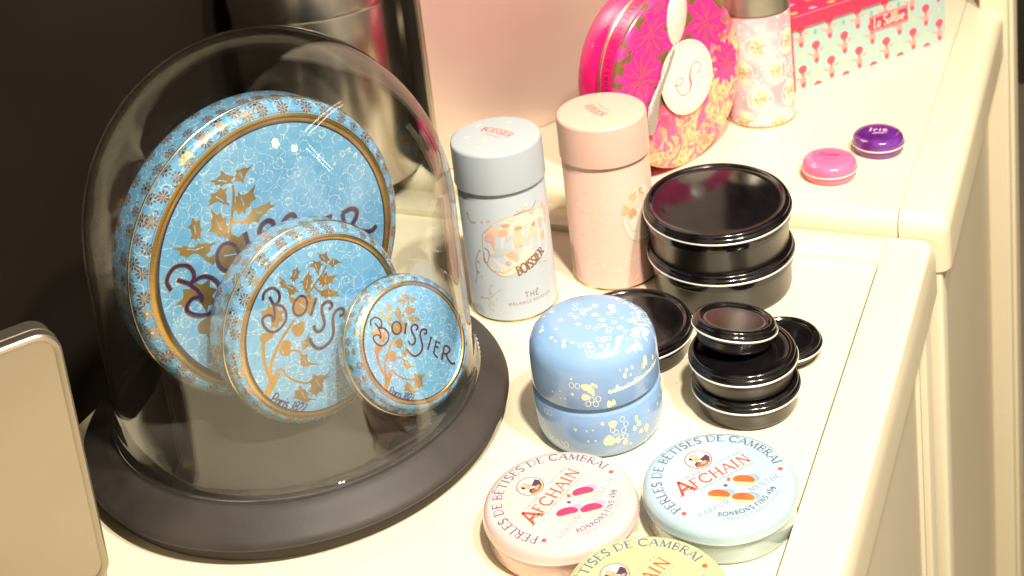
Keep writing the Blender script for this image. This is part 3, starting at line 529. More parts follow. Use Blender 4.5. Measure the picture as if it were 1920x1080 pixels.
# ------------------------------------------------------------------ blue enamelled round tins
m_gold = mat('gold_print', (.72, .42, .12), .3, metal=.85, var=.12, vscale=1.2)
m_goldl = mat('bright_gold_rim', (.85, .66, .34), .22, metal=1.)
m_ring = mat('gold_band', (.78, .46, .13), .27, metal=1., bump=.05, bscale=1.5)
m_brown = mat('brown_gold_print', (.33, .15, .06), .35, metal=.5)
m_purple = mat('dark_purple_print', (.045, .018, .075), .35)
m_white = mat('cream_print', (.85, .80, .66), .5)
def boissier_tin(key, rho, R, c, n, roll, flow, label, depth, cells, thin_ring=False, daisy=None):
    MM = frame_matrix(c, n) @ Matrix.Rotation(roll, 4, 'Z')
    t = thing('round_tin', label, 'tin', M=MM, group='blue enamelled round tins under the dome')
    me = enamel('blue_enamel_' + key, cells, rho)
    s = R - rho
    lidp = [(0, .34), (rho * .3, .32), (rho * .6, .22), (rho * .85, .08), (rho, 0), (rho + s * .5, -.14), (R - .22, -.32), (R - .08, -.48), (R, -.72), (R, -1.0)]
    b = MB(); b.lathe(lidp, me, 192)
    k = rho / 8.7
    D_ = Deco(b, top_map(lidp))
    # ring : gold between two purple lines
    wr = rho * .062
    D_.ring(0, 0, rho - wr * .5, rho - wr * .5, wr * 1.35, m_purple, .012, 120)
    zr = prof_z(lidp)(rho - wr * .5)
    b.lathe([(rho - wr + wr * q / 6, zr + .012 + .075 * k ** .5 * sin(pi * q / 6)) for q in range(7)], m_ring, 160)
    F = Deco(b, top_map(lidp, sc_=rho))
    def holly(p):                                       # scooped edges between the tips
        cx, cy = sum(q[0] for q in p) / len(p), sum(q[1] for q in p) / len(p); o_ = []
        for i_, q in enumerate(p):
            z_ = p[(i_ + 1) % len(p)]; mx_, my_ = (q[0] + z_[0]) / 2, (q[1] + z_[1]) / 2
            o_ += [(q[0] * 1.12 - cx * .12, q[1] * 1.12 - cy * .12)] + [(mx_ * .86 + cx * .14, my_ * .86 + cy * .14)]
        return o_
    for p, wd in DATA['stem']: F.ribbon(smooth_line(p, 4), wd, m_gold, .016)
    for p in DATA['leaf']:
        F.poly(holly(p), m_gold, .018)
        cx = sum(q[0] for q in p) / len(p); cy = sum(q[1] for q in p) / len(p)
        F.ribbon([(cx * .55 + p[0][0] * .45, cy * .55 + p[0][1] * .45), (cx, cy), (cx * .6 + p[len(p) // 2][0] * .4, cy * .6 + p[len(p) // 2][1] * .4)], .009, me, .024)
    for (x, y), r in DATA['berry']: F.blob(x, y, r, r, m_gold, .02)
    for i, p in enumerate(DATA['txt']):
        q = smooth_line(p, 4) if len(p) > 5 else [tuple(a) for a in p]
        wd = .031 if i > 3 else .026
        F.ribbon(q, wd + .012, m_gold, .026)
        F.ribbon(q, wd, m_purple, .034)
    a, z = DATA['paris']
    l = hypot(z[0] - a[0], z[1] - a[1]); u = ((z[0] - a[0]) / l, (z[1] - a[1]) / l)
    write(F, 'Paris', .12, line_path(a, z), m_purple, .15, .12, False, .03, .02, .22, fit=l * .52)
    a2 = (a[0] + u[0] * l * .6, a[1] + u[1] * l * .6)
    write(F, '1827', .10, line_path(a2, z), m_purple, .15, .12, False, .03, .02, .22, fit=l * .40)
    # daisies
    ds = daisy or .44
    def daisies(prof, s_list, dens):
        for s0, r_ in s_list:
            m_ = int(2 * pi * r_ / dens)
            for j in range(m_):
                th = 2 * pi * (j + random.uniform(-.22, .22) + (.5 if s_list.index((s0, r_)) % 2 else 0)) / m_
                sd = ds * random.uniform(.82, 1.1)
                A = Deco(b, arc_map(prof, th, s0 + random.uniform(-.1, .1)))
                mt = m_gold if random.random() < (.3 if R > 9 else .62) else m_brown
                ph = random.random()
                for q in range(9):
                    a_ = 2 * pi * (q + ph) / 9
                    A.poly([(cos(a_) * sd * .2, sin(a_) * sd * .2), (cos(a_ + .24) * sd * .75, sin(a_ + .24) * sd * .75), (cos(a_) * sd, sin(a_) * sd), (cos(a_ - .24) * sd * .75, sin(a_ - .24) * sd * .75)], mt, .018, 1)
                A.blob(0, 0, sd * .24, sd * .24, m_goldl if mt is m_gold else m_gold, .024, 8, rings=1)
                if random.random() < .4:
                    a_ = random.random() * 6.3; x0, y0 = cos(a_) * sd * 1.25, sin(a_) * sd * 1.05
                    P_ = [(x0, y0), (x0 + .35 * ds * cos(a_ + 1), y0 + .4 * ds * sin(a_ + 1)), (x0 + .9 * ds * cos(a_ + 1.9), y0 + .7 * ds * sin(a_ + 1.9))]
                    A.ribbon(smooth_line(P_, 3), ds * .17, m_brown, .015, taper=True)
    S = [0.]
    for p, q in zip(lidp, lidp[1:]): S.append(S[-1] + hypot(q[0] - p[0], q[1] - p[1]))
    sr = S[4]; se = S[-1]; band = se - sr
    if band > 1.2: daisies(lidp, [(sr + band * .27, rho + s * .3), (sr + band * .74, R)], ds * 3.0)
    else: daisies(lidp, [(sr + band * .36, R)], ds * 3.0)
    b.build('lid', t, angle=60)
    b = MB(); b.lathe([(R - .02, -1.0), (R + .05, -1.03), (R + .07, -1.09), (R + .05, -1.15), (R - .04, -1.18)], m_goldl, 128); b.build('rim', t, angle=80)
    bod = [(R - .06, -1.15), (R - .06, -depth + .8), (R - .2, -depth + .35), (R - .6, -depth + .08), (R - 1.0, -depth), (0, -depth)]
    b = MB(); b.lathe(bod, me, 192)
    daisies(bod, [((depth - 1.9) * .30, R), ((depth - 1.9) * .95, R - .05)] if depth > 2.8 else [((depth - 1.6) * .5, R)], ds * 2.9)
    b.build('body', t, angle=60)
    return t
boissier_tin('large', 8.737, 9.55, (-50.59, 69.63, 12.42), (.8922, -.4485, .0531), radians(38.5), 0,
             'largest blue enamelled tin with gold holly, standing on edge at the back under the dome', 4.1, 1.0, daisy=.47)
boissier_tin('medium', 5.595, 6.15, (-46.44, 67.13, 9.16), (.8814, -.4588, .1125), 0, 0,
             'middle-sized blue enamelled tin on edge between the largest and the smallest under the dome', 3.5, 1.05, daisy=.38)
boissier_tin('small', 3.614, 4.17, (-41.18, 68.7, 7.76), (.7946, -.3779, .4752), 0, 0,
             'smallest blue enamelled tin at the front right under the dome, its whole name readable', 2.6, 1.45, daisy=.27)
m_blk = mat('black_stand', (.02, .017, .015), .35)
t = thing('display_stand', 'small black stand propping up the smallest blue tin under the dome', 'stand', (-42.0, 68.4, 2.76), radians(-25))
b = MB(); b.add([(-1.3, -1.4, 0), (1.5, -1.4, 0), (1.5, 1.4, 0), (-1.3, 1.4, 0), (-1.2, -1.3, 2.2), (.5, -1.3, 1.15), (.5, 1.3, 1.15), (-1.2, 1.3, 2.2)],
                [(0, 3, 2, 1), (4, 5, 6, 7), (0, 1, 5, 4), (1, 2, 6, 5), (2, 3, 7, 6), (3, 0, 4, 7)], m_blk); b.build('support_block', t, bevel=.12)

# ------------------------------------------------------------------ tea canisters
def vines(D_, lines, m, wd=.09):
    for p in lines:
        if len(p) > 1: D_.ribbon(smooth_line(p, 4), wd, m, .014, taper=True)
def rad_map(rb, e0=0.):
    return lambda u, v, e: ((rb + e + e0) * cos(radians(u)), (rb + e + e0) * sin(radians(u)), v)
def canister(name, loc, Rl, Rb, h, zl, m_body, m_lid, label):
    t = thing(name, label, 'canister', loc, group='tall tea canisters')
    b = MB()
    b.lathe([(0, .06), (Rb - .12, .06), (Rb - .06, 0, m_goldl), (Rb + .05, 0), (Rb + .07, .09), (Rb + .02, .16), (Rb, .18, m_body), (Rb, zl - .42), (Rb - .07, zl - .32), (Rb - .07, zl - .24), (Rb - .01, zl - .16), (Rb - .02, zl - .06), (Rb - .12, zl + .1), (0, zl + .1)], m_body, 256)
    l = MB(); pl = [(0, h), (Rl - .26, h), (Rl - .14, h - .025), (Rl - .04, h - .10), (Rl, h - .24), (Rl + .02, zl + .1), (Rl + .03, zl + .03), (Rl - .06, zl), (Rl - .12, zl + .02)]
    l.lathe(pl, m_lid, 128)
    return t, b, l, pl
m_skin = mat('peach_print', (.90, .64, .46), .5); m_skin2 = mat('orange_print', (.86, .50, .30), .5); m_hair = mat('auburn_print', (.72, .38, .20), .5)
m_pinkp = mat('rose_print', (.90, .52, .45), .5); m_cloud = mat('sky_blue_print', (.60, .63, .62), .5); m_oval = mat('ivory_print', (.93, .76, .62), .45)
m_ink = mat('sepia_print', (.25, .13, .09), .5); m_ink2 = mat('rose_brown_print', (.50, .20, .16), .5); m_gline = mat('ochre_print', (.72, .56, .30), .45)
FM = {'skin': m_skin, 'skin2': m_skin2, 'hair': m_hair, 'pink': m_pinkp, 'cloud': m_cloud, 'white': m_oval}
m_cb = mat('pale_blue_tin', (.43, .475, .50), .34, coat=.25, coat_rough=.25); m_cp = mat('pale_pink_tin', (.72, .455, .36), .36, coat=.25, coat_rough=.25)
m_vb = mat('pale_blue_scroll', (.66, .62, .55), .4); m_vp = mat('pale_pink_scroll', (.94, .70, .52), .4)

t, b, l, pl = canister('tea_canister', (-42.61, 86.12, 0), 3.24, 3.15, 13.08, 10.05, m_cb, m_cb, 'pale blue tea canister with a picture label, right beside the glass dome')
D_ = Deco(b, rad_map(3.15))
CK = DATA['bc_cart']; D_.poly(smooth_line(CK, 3, True), m_oval, .012, 4, (-45, 6.1)); D_.ribbon(smooth_line(CK, 3, True), .9, m_gline, .02, True)
# ribbon widths above are in degrees along u: keep the outline fine
vi = []
def deg_ribbon(D0, p, wcm, m, e, R):
    q = smooth_line(p, 4) if len(p) > 2 else p
    D1 = Deco(D0.mb, lambda u, v, e_: ((R + e_) * cos(u / R), (R + e_) * sin(u / R), v))
    D1.ribbon([(radians(a) * R, z) for a, z in q], wcm, m, e)
def deg_blob(D0, a, z, rx, ry, m, e, R, wob=.1):
    D1 = Deco(D0.mb, lambda u, v, e_: ((R + e_) * cos(u / R), (R + e_) * sin(u / R), v))
    D1.blob(radians(a) * R, z, rx, ry, m, e, 14, wob)
# rebuild the outline cleanly (drop the wide one)
nq = len(smooth_line(CK, 3, True)); b.f = b.f[:-nq]; b.m = b.m[:-nq]
deg_ribbon(D_, CK + [CK[0]], .07, m_gline, .022, 3.15)
for (a, z), rx, ry, mm_ in DATA['bc_blob']: deg_blob(D_, a, z, rx, ry, FM[mm_], .018 + .006 * random.random(), 3.15, .13)
for p in DATA['bc_scroll']: deg_ribbon(D_, p, .06, m_gline if random.random() < .6 else m_ink2, .03, 3.15)
for p in DATA['bc_vine']:
    deg_ribbon(D_, p, .09, m_vb, .014, 3.15)
    for q in p[::2]: deg_blob(D_, q[0] + 2, q[1] + .05, .12, .09, m_vb, .015, 3.15, .2)
cylp = Deco(b, lambda u, v, e_: ((3.15 + e_) * cos(u / 3.15), (3.15 + e_) * sin(u / 3.15), v))
def cpt(q): return (radians(q[0]) * 3.15, q[1])
a, z = map(cpt, DATA['bc_logo'])
def bow(a, z, sag):
    l_ = hypot(z[0] - a[0], z[1] - a[1]); ux, uy = (z[0] - a[0]) / l_, (z[1] - a[1]) / l_
    def f(x, y):
        s = sag * 4 * (x / l_) * (1 - x / l_); ds = sag * 4 * (1 - 2 * x / l_) / l_
        nx, ny = -uy - ux * ds, ux - uy * ds; q = hypot(nx, ny)
        return (a[0] + ux * x - uy * s + nx / q * y, a[1] + uy * x + ux * s + ny / q * y)
    return f
LB_ = hypot(z[0] - a[0], z[1] - a[1])
write(cylp, 'BOISSIER', .72, bow(a, z, -.10), m_ink, .17, .11, True, .034, .05, .1, fit=LB_)
a, z = cpt(DATA['bc_the'][0]), cpt(DATA['bc_the'][1])
write(cylp, 'THÉ', .40, line_path((a[0] - .02, a[1] - .02), (z[0], z[1] - .02)), m_ink, .13, .11, False, .02, .22, fit=hypot(z[0] - a[0], z[1] - a[1]) + .1)
a, z = map(cpt, DATA['bc_mel'])
write(cylp, 'MÉLANGE BOISSIER', .21, line_path(a, z), m_ink, .12, .11, False, .02, .3, fit=hypot(z[0] - a[0], z[1] - a[1]))
b.build('body', t, angle=50)
T_ = Deco(l, top_map(pl, -.15, .25, radians(-15)))
write(T_, 'BOISSIER', .66, bow((-1.25, -.1), (1.25, -.1), .18), m_ink2, .17, .12, True, .012, .05, .15, fit=2.5)
T_.ribbon(smooth_line([(-.8, -.42), (-.3, -.32), (.3, -.33), (.9, -.45)], 5), .08, m_ink2, .012, taper=True)
for x, y in ((-1.9, .5), (-.2, 1.9), (1.7, .9), (1.6, -.2), (-1.5, -1.4), (.3, -2.3), (0, -1.3)):
    T_.blob(x, y, .2, .08, m_vb, .012, 8, .3, rot=random.random() * 3); T_.blob(x + .12, y + .12, .07, .14, m_vb, .013, 8, .3)
l.build('lid', t, angle=60)

t, b, l, pl = canister('tea_canister', (-36.7, 91.69, 0), 3.28, 3.2, 12.88, 9.8, m_cp, m_cp, 'pale pink tea canister with cream scrollwork, left of the big black tins')
D_ = Deco(b, rad_map(3.2))
D_.poly(smooth_line(DATA['pc_cart'], 3, True), m_oval, .012, 3)
deg_ribbon(D_, DATA['pc_cart'] + [DATA['pc_cart'][0]], .07, m_gline, .022, 3.2)
deg_ribbon(D_, [(-48, 5.9), (-46, 5.3), (-43, 4.7), (-40, 4.5), (-35, 4.4)], .06, m_gline, .024, 3.2)
for (a, z), mm_ in DATA['pc_fig']: deg_blob(D_, a, z, .36, .42, FM[mm_], .018 + .004 * random.random(), 3.2, .2)
for p in DATA['pc_vine']: deg_ribbon(D_, p, .075, m_vp, .014, 3.2)
for a, z in DATA['pc_blob']:
    deg_blob(D_, a, z, .17, .10, m_vp, .015, 3.2, .25); deg_blob(D_, a + 2.5, z + .13, .09, .14, m_vp, .016, 3.2, .2)
b.build('body', t, angle=50)
T_ = Deco(l, top_map(pl, -.2, .2, radians(140)))
write(T_, 'BOISSIER', .6, bow((-1.1, -.1), (1.1, -.1), .18), m_ink2, .17, .12, True, .012, .05, .15, fit=2.1)
T_.ribbon(smooth_line([(-.8, -.42), (-.3, -.32), (.3, -.33), (.9, -.45)], 5), .08, m_ink2, .012, taper=True)
l.build('lid', t, angle=60)

# ------------------------------------------------------------------ black tins
m_bt = mat('gloss_black_tin', (.005, .004, .005), .13, coat=.0, bump=.012, bscale=2.5, spec=.6, var=.4, vscale=.9)
m_bt2 = mat('black_tin_wall', (.022, .018, .014), .28, coat=.15, bump=.02, bscale=2)
m_curl = mat('bare_metal_curl', (.90, .86, .80), .38, metal=.35)
def black_tin(R, H, rim, label, loc, rot=(0, 0, 0), group='black screw-top tins', rise=None):
    t = thing('black_tin', label, 'tin', loc, 0, group); t.rotation_euler = rot
    zb = H - min(.62, H * .36)                         # level of the bare metal curl
    r1 = R - .14
    b = MB()
    rr_ = r1 - rim - .12; dm = (rise if rise is not None else .07 if R > 5 else .035) * rr_
    b.lathe([(0, H - .17 + dm)] + [(rr_ * q / 8, H - .17 + dm * (1 - (q / 8) ** 2)) for q in range(1, 8)] + [(rr_, H - .17), (r1 - rim - .03, H - .13), (r1 - rim + .03, H - .03), (r1 - rim + .12, H), (r1 - .14, H - .01), (r1 - .04, H - .07), (r1, H - .18),
             (r1 - .02, H - .26), (r1 + .02, H - .30), (r1 + .09, H - .33), (r1 + .10, zb + .08), (R - .01, zb + .08, m_curl), (R + .03, zb + .04), (R + .03, zb - .02), (R - .01, zb - .06), (R - .12, zb - .07)], m_bt, 96)
    b.build('lid', t, angle=75)
    z2 = zb * .74
    b = MB()
    b.lathe([(R - .12, zb - .05), (R - .11, z2 + .1), (R - .15, z2 + .02), (R - .28, z2 - .04, m_bt2), (R - .31, z2 - .1), (R - .36, .32), (R - .42, .14), (R - .56, .02), (R - .9, .0), (0, 0)], m_bt, 96)
    b.build('body', t, angle=60)
    return t
G1 = 'black tins with a bare metal curl'
B1 = black_tin(5.28, 3.42, .42, 'bottom tin of the two big stacked black tins', (-28.45, 91.6, 0), group=G1)
copy_tree(B1, (-28.5, 91.65, 3.36), (radians(2.2), radians(.6), 0), 'top tin of the two big stacked black tins, behind the other black tins')
B2 = black_tin(3.42, 2.08, .34, 'bottom tin of the stack of three smaller black tins', (-23.32, 78.17, 0), group=G1)
copy_tree(B2, (-23.4, 78.2, 1.93), (0, 0, 1), 'middle tin of the stack of three smaller black tins')
B3 = black_tin(2.68, 1.62, .42, 'smallest black tin tilted on top of the stack of three', (-24.02, 78.45, 4.1), (radians(-12), radians(4.5), 0), group=G1, rise=.0)
black_tin(2.52, 1.28, .30, 'flat black tin lying alone behind the stack of three', (-22.25, 84.0, 0), group=G1)
black_tin(4.2, 2.1, .42, 'flat black tin half hidden behind the light blue dotted jar', (-32.25, 82.3, 0), group=G1)

# ------------------------------------------------------------------ light blue dotted jar
m_jar = mat('light_blue_lacquer', (.24, .40, .66), .2, coat=.5, coat_rough=.08); m_dot = mat('pale_yellow_print', (.76, .75, .50), .4); m_dotw = mat('pale_print', (.72, .76, .72), .4)
KX, KY = -31.72, 74.1
t = thing('dotted_jar', 'light blue lacquered jar with a domed lid and pale yellow dots', 'jar', (KX, KY, 0))
kp = [(0, 7.32), (2.1, 7.30), (2.85, 7.2), (3.3, 7.0), (3.67, 6.65), (3.88, 6.2), (3.97, 5.6), (3.99, 4.8), (4.0, 3.72), (3.97, 3.62), (3.86, 3.58)]
kb = [(0, 3.6), (3.74, 3.6), (3.78, 3.35), (3.92, 3.22), (4.0, 3.1), (4.0, 1.3), (3.95, .8), (3.82, .35), (3.66, .08), (3.5, 0), (0, 0)]
l = MB(); l.lathe(kp, m_jar, 192); b = MB(); b.lathe(kb, m_jar, 192)
def kside(mb, prof):
    P = sorted((p[1], p[0]) for p in prof if p[0] > 2)
    def f(u, v, e):
        r = P[0][1]
        for a, c in zip(P, P[1:]):
            if a[0] <= v <= c[0]: r = a[1] + (c[1] - a[1]) * (v - a[0]) / max(1e-6, c[0] - a[0])
            elif v > c[0]: r = c[1]
        return ((r + e) * cos(u / 4), (r + e) * sin(u / 4), v)
    return Deco(mb, f)
KL, KB = kside(l, kp[:9]), kside(b, kb[1:9])
for a, z, rx, ry, rg in DATA['kz_side']:
    Q_ = KL if z > 3.6 else KB
    if rg: Q_.ring(radians(a) * 4, z, .15, .18, .055, m_dotw, .014)
    else: Q_.blob(radians(a) * 4, z, rx * .8, ry * .8, m_dot, .014, 14, .1)
for k in range(60):                                    # the sides turned away
    a = random.uniform(10, 215); z = random.choice((random.uniform(.8, 2.9), random.uniform(4, 6))); Q_ = KL if z > 3.6 else KB
    s = random.choice((.08, .1, .15, .25, .35))
    if random.random() < .35: Q_.ring(radians(a) * 4, z, .15, .17, .055, m_dotw, .014)
    else: Q_.blob(radians(a) * 4, z, s, s, m_dot, .014, 12, .16)
KT = Deco(l, top_map(kp[:9]))
for x, y, rx, ry, rg in DATA['kz_top']:
    if hypot(x, y) > 3.75: continue
    if rg: KT.ring(x, y, .14, .17, .04, m_dotw, .022)
    else: KT.blob(x, y, rx * .68, ry * .58, m_dot, .022, 14, .1, 3)
for k in range(110):
    a = random.uniform(-.6, 1.3); r = random.uniform(2.6, 3.75); s = random.choice((.05, .06, .09, .12)); KT.blob(r * cos(a), r * sin(a), s, s, m_dotw if random.random() < .7 else m_dot, .022, 8)
pth = lambda x, y: (radians(-62) * 4 + x, 4.72 + .04 * x + y)
hand = []; random.seed(3)                                # blurred band of handwriting
for k in range(17):
    x = radians(-58) * 4 + k * .25; y = 4.66 + .012 * k; h_ = random.choice((.16, .2, .34, .18)); hand += [(x, y), (x + .10, y + h_), (x + .17, y + h_ * .5), (x + .12, y)]
KL.ribbon(smooth_line(hand, 3), .085, m_dotw, .016)
KL.ribbon([(p[0], p[1] + .09) for p in smooth_line(hand[::3], 3)], .05, m_dotw, .018)
a, z = DATA['kz_txt']
write(KB, 'KENZO', .42, lambda x, y: (radians(-121) * 4 + x, .72 + y + .0 * x), m_dotw, .19, .16, False, .016, .14, fit=1.6)
l.build('lid', t, angle=60); b.build('body', t, angle=60)

# ------------------------------------------------------------------ candy tins
m_red = mat('red_print', (.80, .10, .05), .4); m_slate = mat('slate_blue_print', (.13, .15, .28), .4); m_grey = mat('grey_print', (.33, .33, .40), .4)
m_bluep = mat('blue_print', (.06, .10, .30), .4); m_face = mat('portrait_flesh', (.62, .34, .20), .5); m_hair2 = mat('portrait_hair', (.52, .40, .26), .5); m_coat = mat('portrait_coat', (.07, .04, .08), .5); m_brn = mat('portrait_brown', (.30, .12, .05), .5)
def two_tone(name, top, base):                          # printed sweet: coloured cap fading to cream
    return mat(name + '_cap', top, .35, coat=.4, var=.35, vscale=.8), mat(name + '_base', base, .35, coat=.4)
def candy_tin(loc, rot, c, c_side, sweet, flavour, label, lit=.0, lean=(0, 0)):
    m_t = mat('tin_' + flavour.lower(), c, .17, coat=.7, coat_rough=.06, bump=.02, bscale=.8)
    t = thing('candy_tin', label, 'tin', loc, 0, 'flat round candy tins in the front row'); t.rotation_euler = (lean[0], lean[1], 0)
    pl = [(0, 2.34), (3.7, 2.34), (3.92, 2.31), (4.14, 2.22), (4.31, 2.05), (4.385, 1.84), (4.40, 1.62), (4.43, 1.56, m_curl), (4.44, 1.51), (4.40, 1.47), (4.3, 1.48)]
    l = MB(); l.lathe(pl, m_t, 112)
    mb_ = [(4.28, 1.52), (4.26, 1.3), (4.3, 1.2), (4.27, 1.1), (4.24, .3), (4.15, .08), (3.95, 0), (0, 0)]
    b = MB(); b.lathe(mb_, m_t, 112); b.build('body', t, angle=60)
    D_ = Deco(l, top_map(pl[:6], rot=rot))
    tx = 'PERLES DE BÊTISES DE CAMBRAI'
    write(D_, tx, .54, arc_path(3.28, radians(194)), m_slate, .19, .10, True, .014, .16, fit=3.28 * radians(211))
    for a in (200, -24):
        x, y = 3.5 * cos(radians(a)), 3.5 * sin(radians(a)); D_.blob(x, y, .15, .15, m_red, .016)
        D_.blob(x + .04, y - .04, .05, .05, m_bluep, .02, 8)
    # portrait medallion
    D_.blob(0, 2.03, .80, .80, m_red, .012, 28); D_.blob(0, 2.03, .73, .73, m_oval, .016, 28)
    def clip(P): return [((x) if hypot(x, y) < .70 else x * .70 / hypot(x, y), (y if hypot(x, y) < .70 else y * .70 / hypot(x, y)) + 2.03) for x, y in P]
    D_.poly(clip([(-.62, -.6), (-.42, -.2), (-.1, -.08), (.2, .0), (.62, .14), (.75, -.2), (.5, -.62), (0, -.75)]), m_coat, .020)
    D_.poly(clip([(-.5, -.55), (-.3, -.3), (.15, -.28), (.45, -.42), (.2, -.68), (-.2, -.72)]), m_brn, .024)
    D_.blob(-.12, 2.17, .24, .29, m_face, .026, 14, .05, rot=.3); D_.blob(-.17, 2.37, .30, .19, m_hair2, .030, 14, .12, rot=.3); D_.blob(-.36, 2.2, .10, .2, m_hair2, .030, 10, .1)
    D_.blob(-.02, 1.84, .16, .07, m_oval, .032, 10, .1, rot=-.4); D_.blob(.1, 1.62, .22, .11, m_face, .032, 10, .2, rot=.2)
    # name
    write(D_, 'A', 1.12, lambda x, y: (-2.50 + x, .02 + y), m_red, .18, .13, True, .016)
    D_.ribbon([(-2.45, .12), (-2.15, .38), (-1.9, .2), (-1.6, .3)], .08, m_red, .016)
    write(D_, 'FCHAIN', .74, lambda x, y: (-1.55 + x, .13 + y), m_red, .16, .09, True, .016, .16, fit=4.05)
    ap = lambda r, c_, y0: (lambda x, y: ((r + y) * sin(x / r - c_ / 2 / r), y0 - r + (r + y) * cos(x / r - c_ / 2 / r)))
    write(D_, 'CONFISEUR', .16, lambda x, y: (-1.75 + x, 1.04 + .0 * x + y), m_grey, .2, .17, False, .014, .4, fit=1.25)
    write(D_, 'DEPUIS 1830', .16, lambda x, y: (.62 + x, 1.12 - .05 * x + y), m_grey, .2, .17, False, .014, .4, fit=1.7)
    write(D_, 'LA GRANDE MARQUE FRANÇAISE', .15, lambda x, y: (-1.55 + x, -.16 + y), m_grey, .2, .17, False, .014, .3, fit=3.9)
    # sweets with their soft shadows
    cap, base = two_tone('sweet_' + flavour.lower(), *sweet)
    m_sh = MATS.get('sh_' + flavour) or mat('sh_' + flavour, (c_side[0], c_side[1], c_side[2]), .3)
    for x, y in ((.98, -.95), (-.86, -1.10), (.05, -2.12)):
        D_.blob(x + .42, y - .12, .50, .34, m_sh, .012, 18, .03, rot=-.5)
        D_.blob(x, y - .03, .66, .46, base, .018, 22, .02, 3, rot=-.75)
        pts = [(.64 * cos(a_), .44 * sin(a_)) for a_ in [pi * k / 12 for k in range(13)]] + [(-.50, -.16), (-.2, -.16), (.15, -.14), (.5, -.14)]
        r_ = -.75
        D_.poly([(x + p_ * cos(r_) - q_ * sin(r_), y + p_ * sin(r_) + q_ * cos(r_)) for p_, q_ in pts], cap, .024, 3)
    D_.poly([(.18, -.42), (.42, -.2), (.48, -.42), (.3, -.55)], m_red, .018, 1); D_.poly([(-.22, -.62), (-.02, -.56), (.02, -.8), (-.18, -.82)], m_bluep, .018, 1)
    write(D_, 'PARFUM', .34, lambda x, y: (-2.72 + x, -1.98 + y), m_grey, .17, .10, True, .014, .22, fit=2.1)
    write(D_, flavour, .34, lambda x, y: (.72 + x, -1.98 + y), m_grey, .17, .10, True, .014, .2, fit=2.15)
    write(D_, 'BONBONS FINS 45g', .31, arc_path(3.13, radians(232), False), m_slate, .22, .13, True, .014, .2, fit=3.2 * radians(76))
    write(D_, 'FRENCH CANDIES 1.5oz'.replace('.', '').replace('oz', 'os'), .2, arc_path(3.46, radians(236), False), m_grey, .18, .14, False, .014, .25, fit=3.5 * radians(70))
    l.build('lid', t, angle=60)
    return t
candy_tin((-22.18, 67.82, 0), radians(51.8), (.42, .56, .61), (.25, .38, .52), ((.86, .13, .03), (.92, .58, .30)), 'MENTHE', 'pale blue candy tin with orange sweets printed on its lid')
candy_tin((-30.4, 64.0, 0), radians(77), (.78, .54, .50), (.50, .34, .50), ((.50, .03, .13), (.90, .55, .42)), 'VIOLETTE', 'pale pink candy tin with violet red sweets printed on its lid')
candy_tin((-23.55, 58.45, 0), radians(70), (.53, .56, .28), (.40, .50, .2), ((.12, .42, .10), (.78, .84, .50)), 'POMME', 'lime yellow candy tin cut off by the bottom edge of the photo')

# ------------------------------------------------------------------ little tins on the back table
def little_tin(loc, R, m_c, m_low, label, word, rot, m_txt):
    t = thing('little_tin', label, 'tin', loc, 0, 'little domed tins on the back table')
    pl = [(0, 1.60), (R * .6, 1.58), (R * .80, 1.52), (R * .91, 1.40), (R * .975, 1.22), (R, 1.0), (R, .78)]
    l = MB(); l.lathe(pl + [(R + .05, .79, m_curl), (R + .07, .70), (R, .62), (R - .1, .62)], m_c, 72)
    D_ = Deco(l, top_map(pl, rot=rot))
    write(D_, word, .62, lambda x, y: (-.75 + x, .05 + y), m_txt, .2, .1, False, .016, .08, .15, fit=1.55)
    write(D_, 'pastilles', .2, lambda x, y: (-.3 + x, -.3 + y), m_txt, .16, .12, False, .016, .1, fit=1.0) if word == 'Iris' else None
    write(D_, 'parfum', .2, lambda x, y: (-.45 + x, -.42 + y), m_txt, .16, .12, False, .016, .1, fit=.9)
    l.build('lid', t, angle=60)
    b = MB(); b.lathe([(R - .08, .66), (R - .09, .2), (R - .16, .05), (R - .3, 0), (0, 0)], m_low, 72); b.build('body', t, angle=60)
m_vio = mat('violet_enamel', (.13, .02, .22), .14, coat=.6, var=.5, vscale=.5); m_vio2 = mat('violet_tin_wall', (.20, .06, .28), .3)
m_pk = mat('pink_enamel', (.86, .16, .32), .18, coat=.5); m_pk2 = mat('pink_tin_wall', (.86, .20, .34), .3); m_pkt = mat('deep_pink_print', (.66, .05, .18), .4); m_lil = mat('lilac_print', (.88, .55, .72), .4)
G.setdefault('I', G['I'])
little_tin((-20.35, 110.0, 2.2), 2.02, m_vio, m_vio2, 'little dark purple tin, behind and to the right of the pink one', 'Iris', radians(12), m_lil)
G['v'] = G['v']
little_tin((-23.3, 105.0, 2.2), 2.1, m_pk, m_pk2, 'little bright pink tin in front of the dark purple one', 'Pivoine', radians(8), m_pkt)

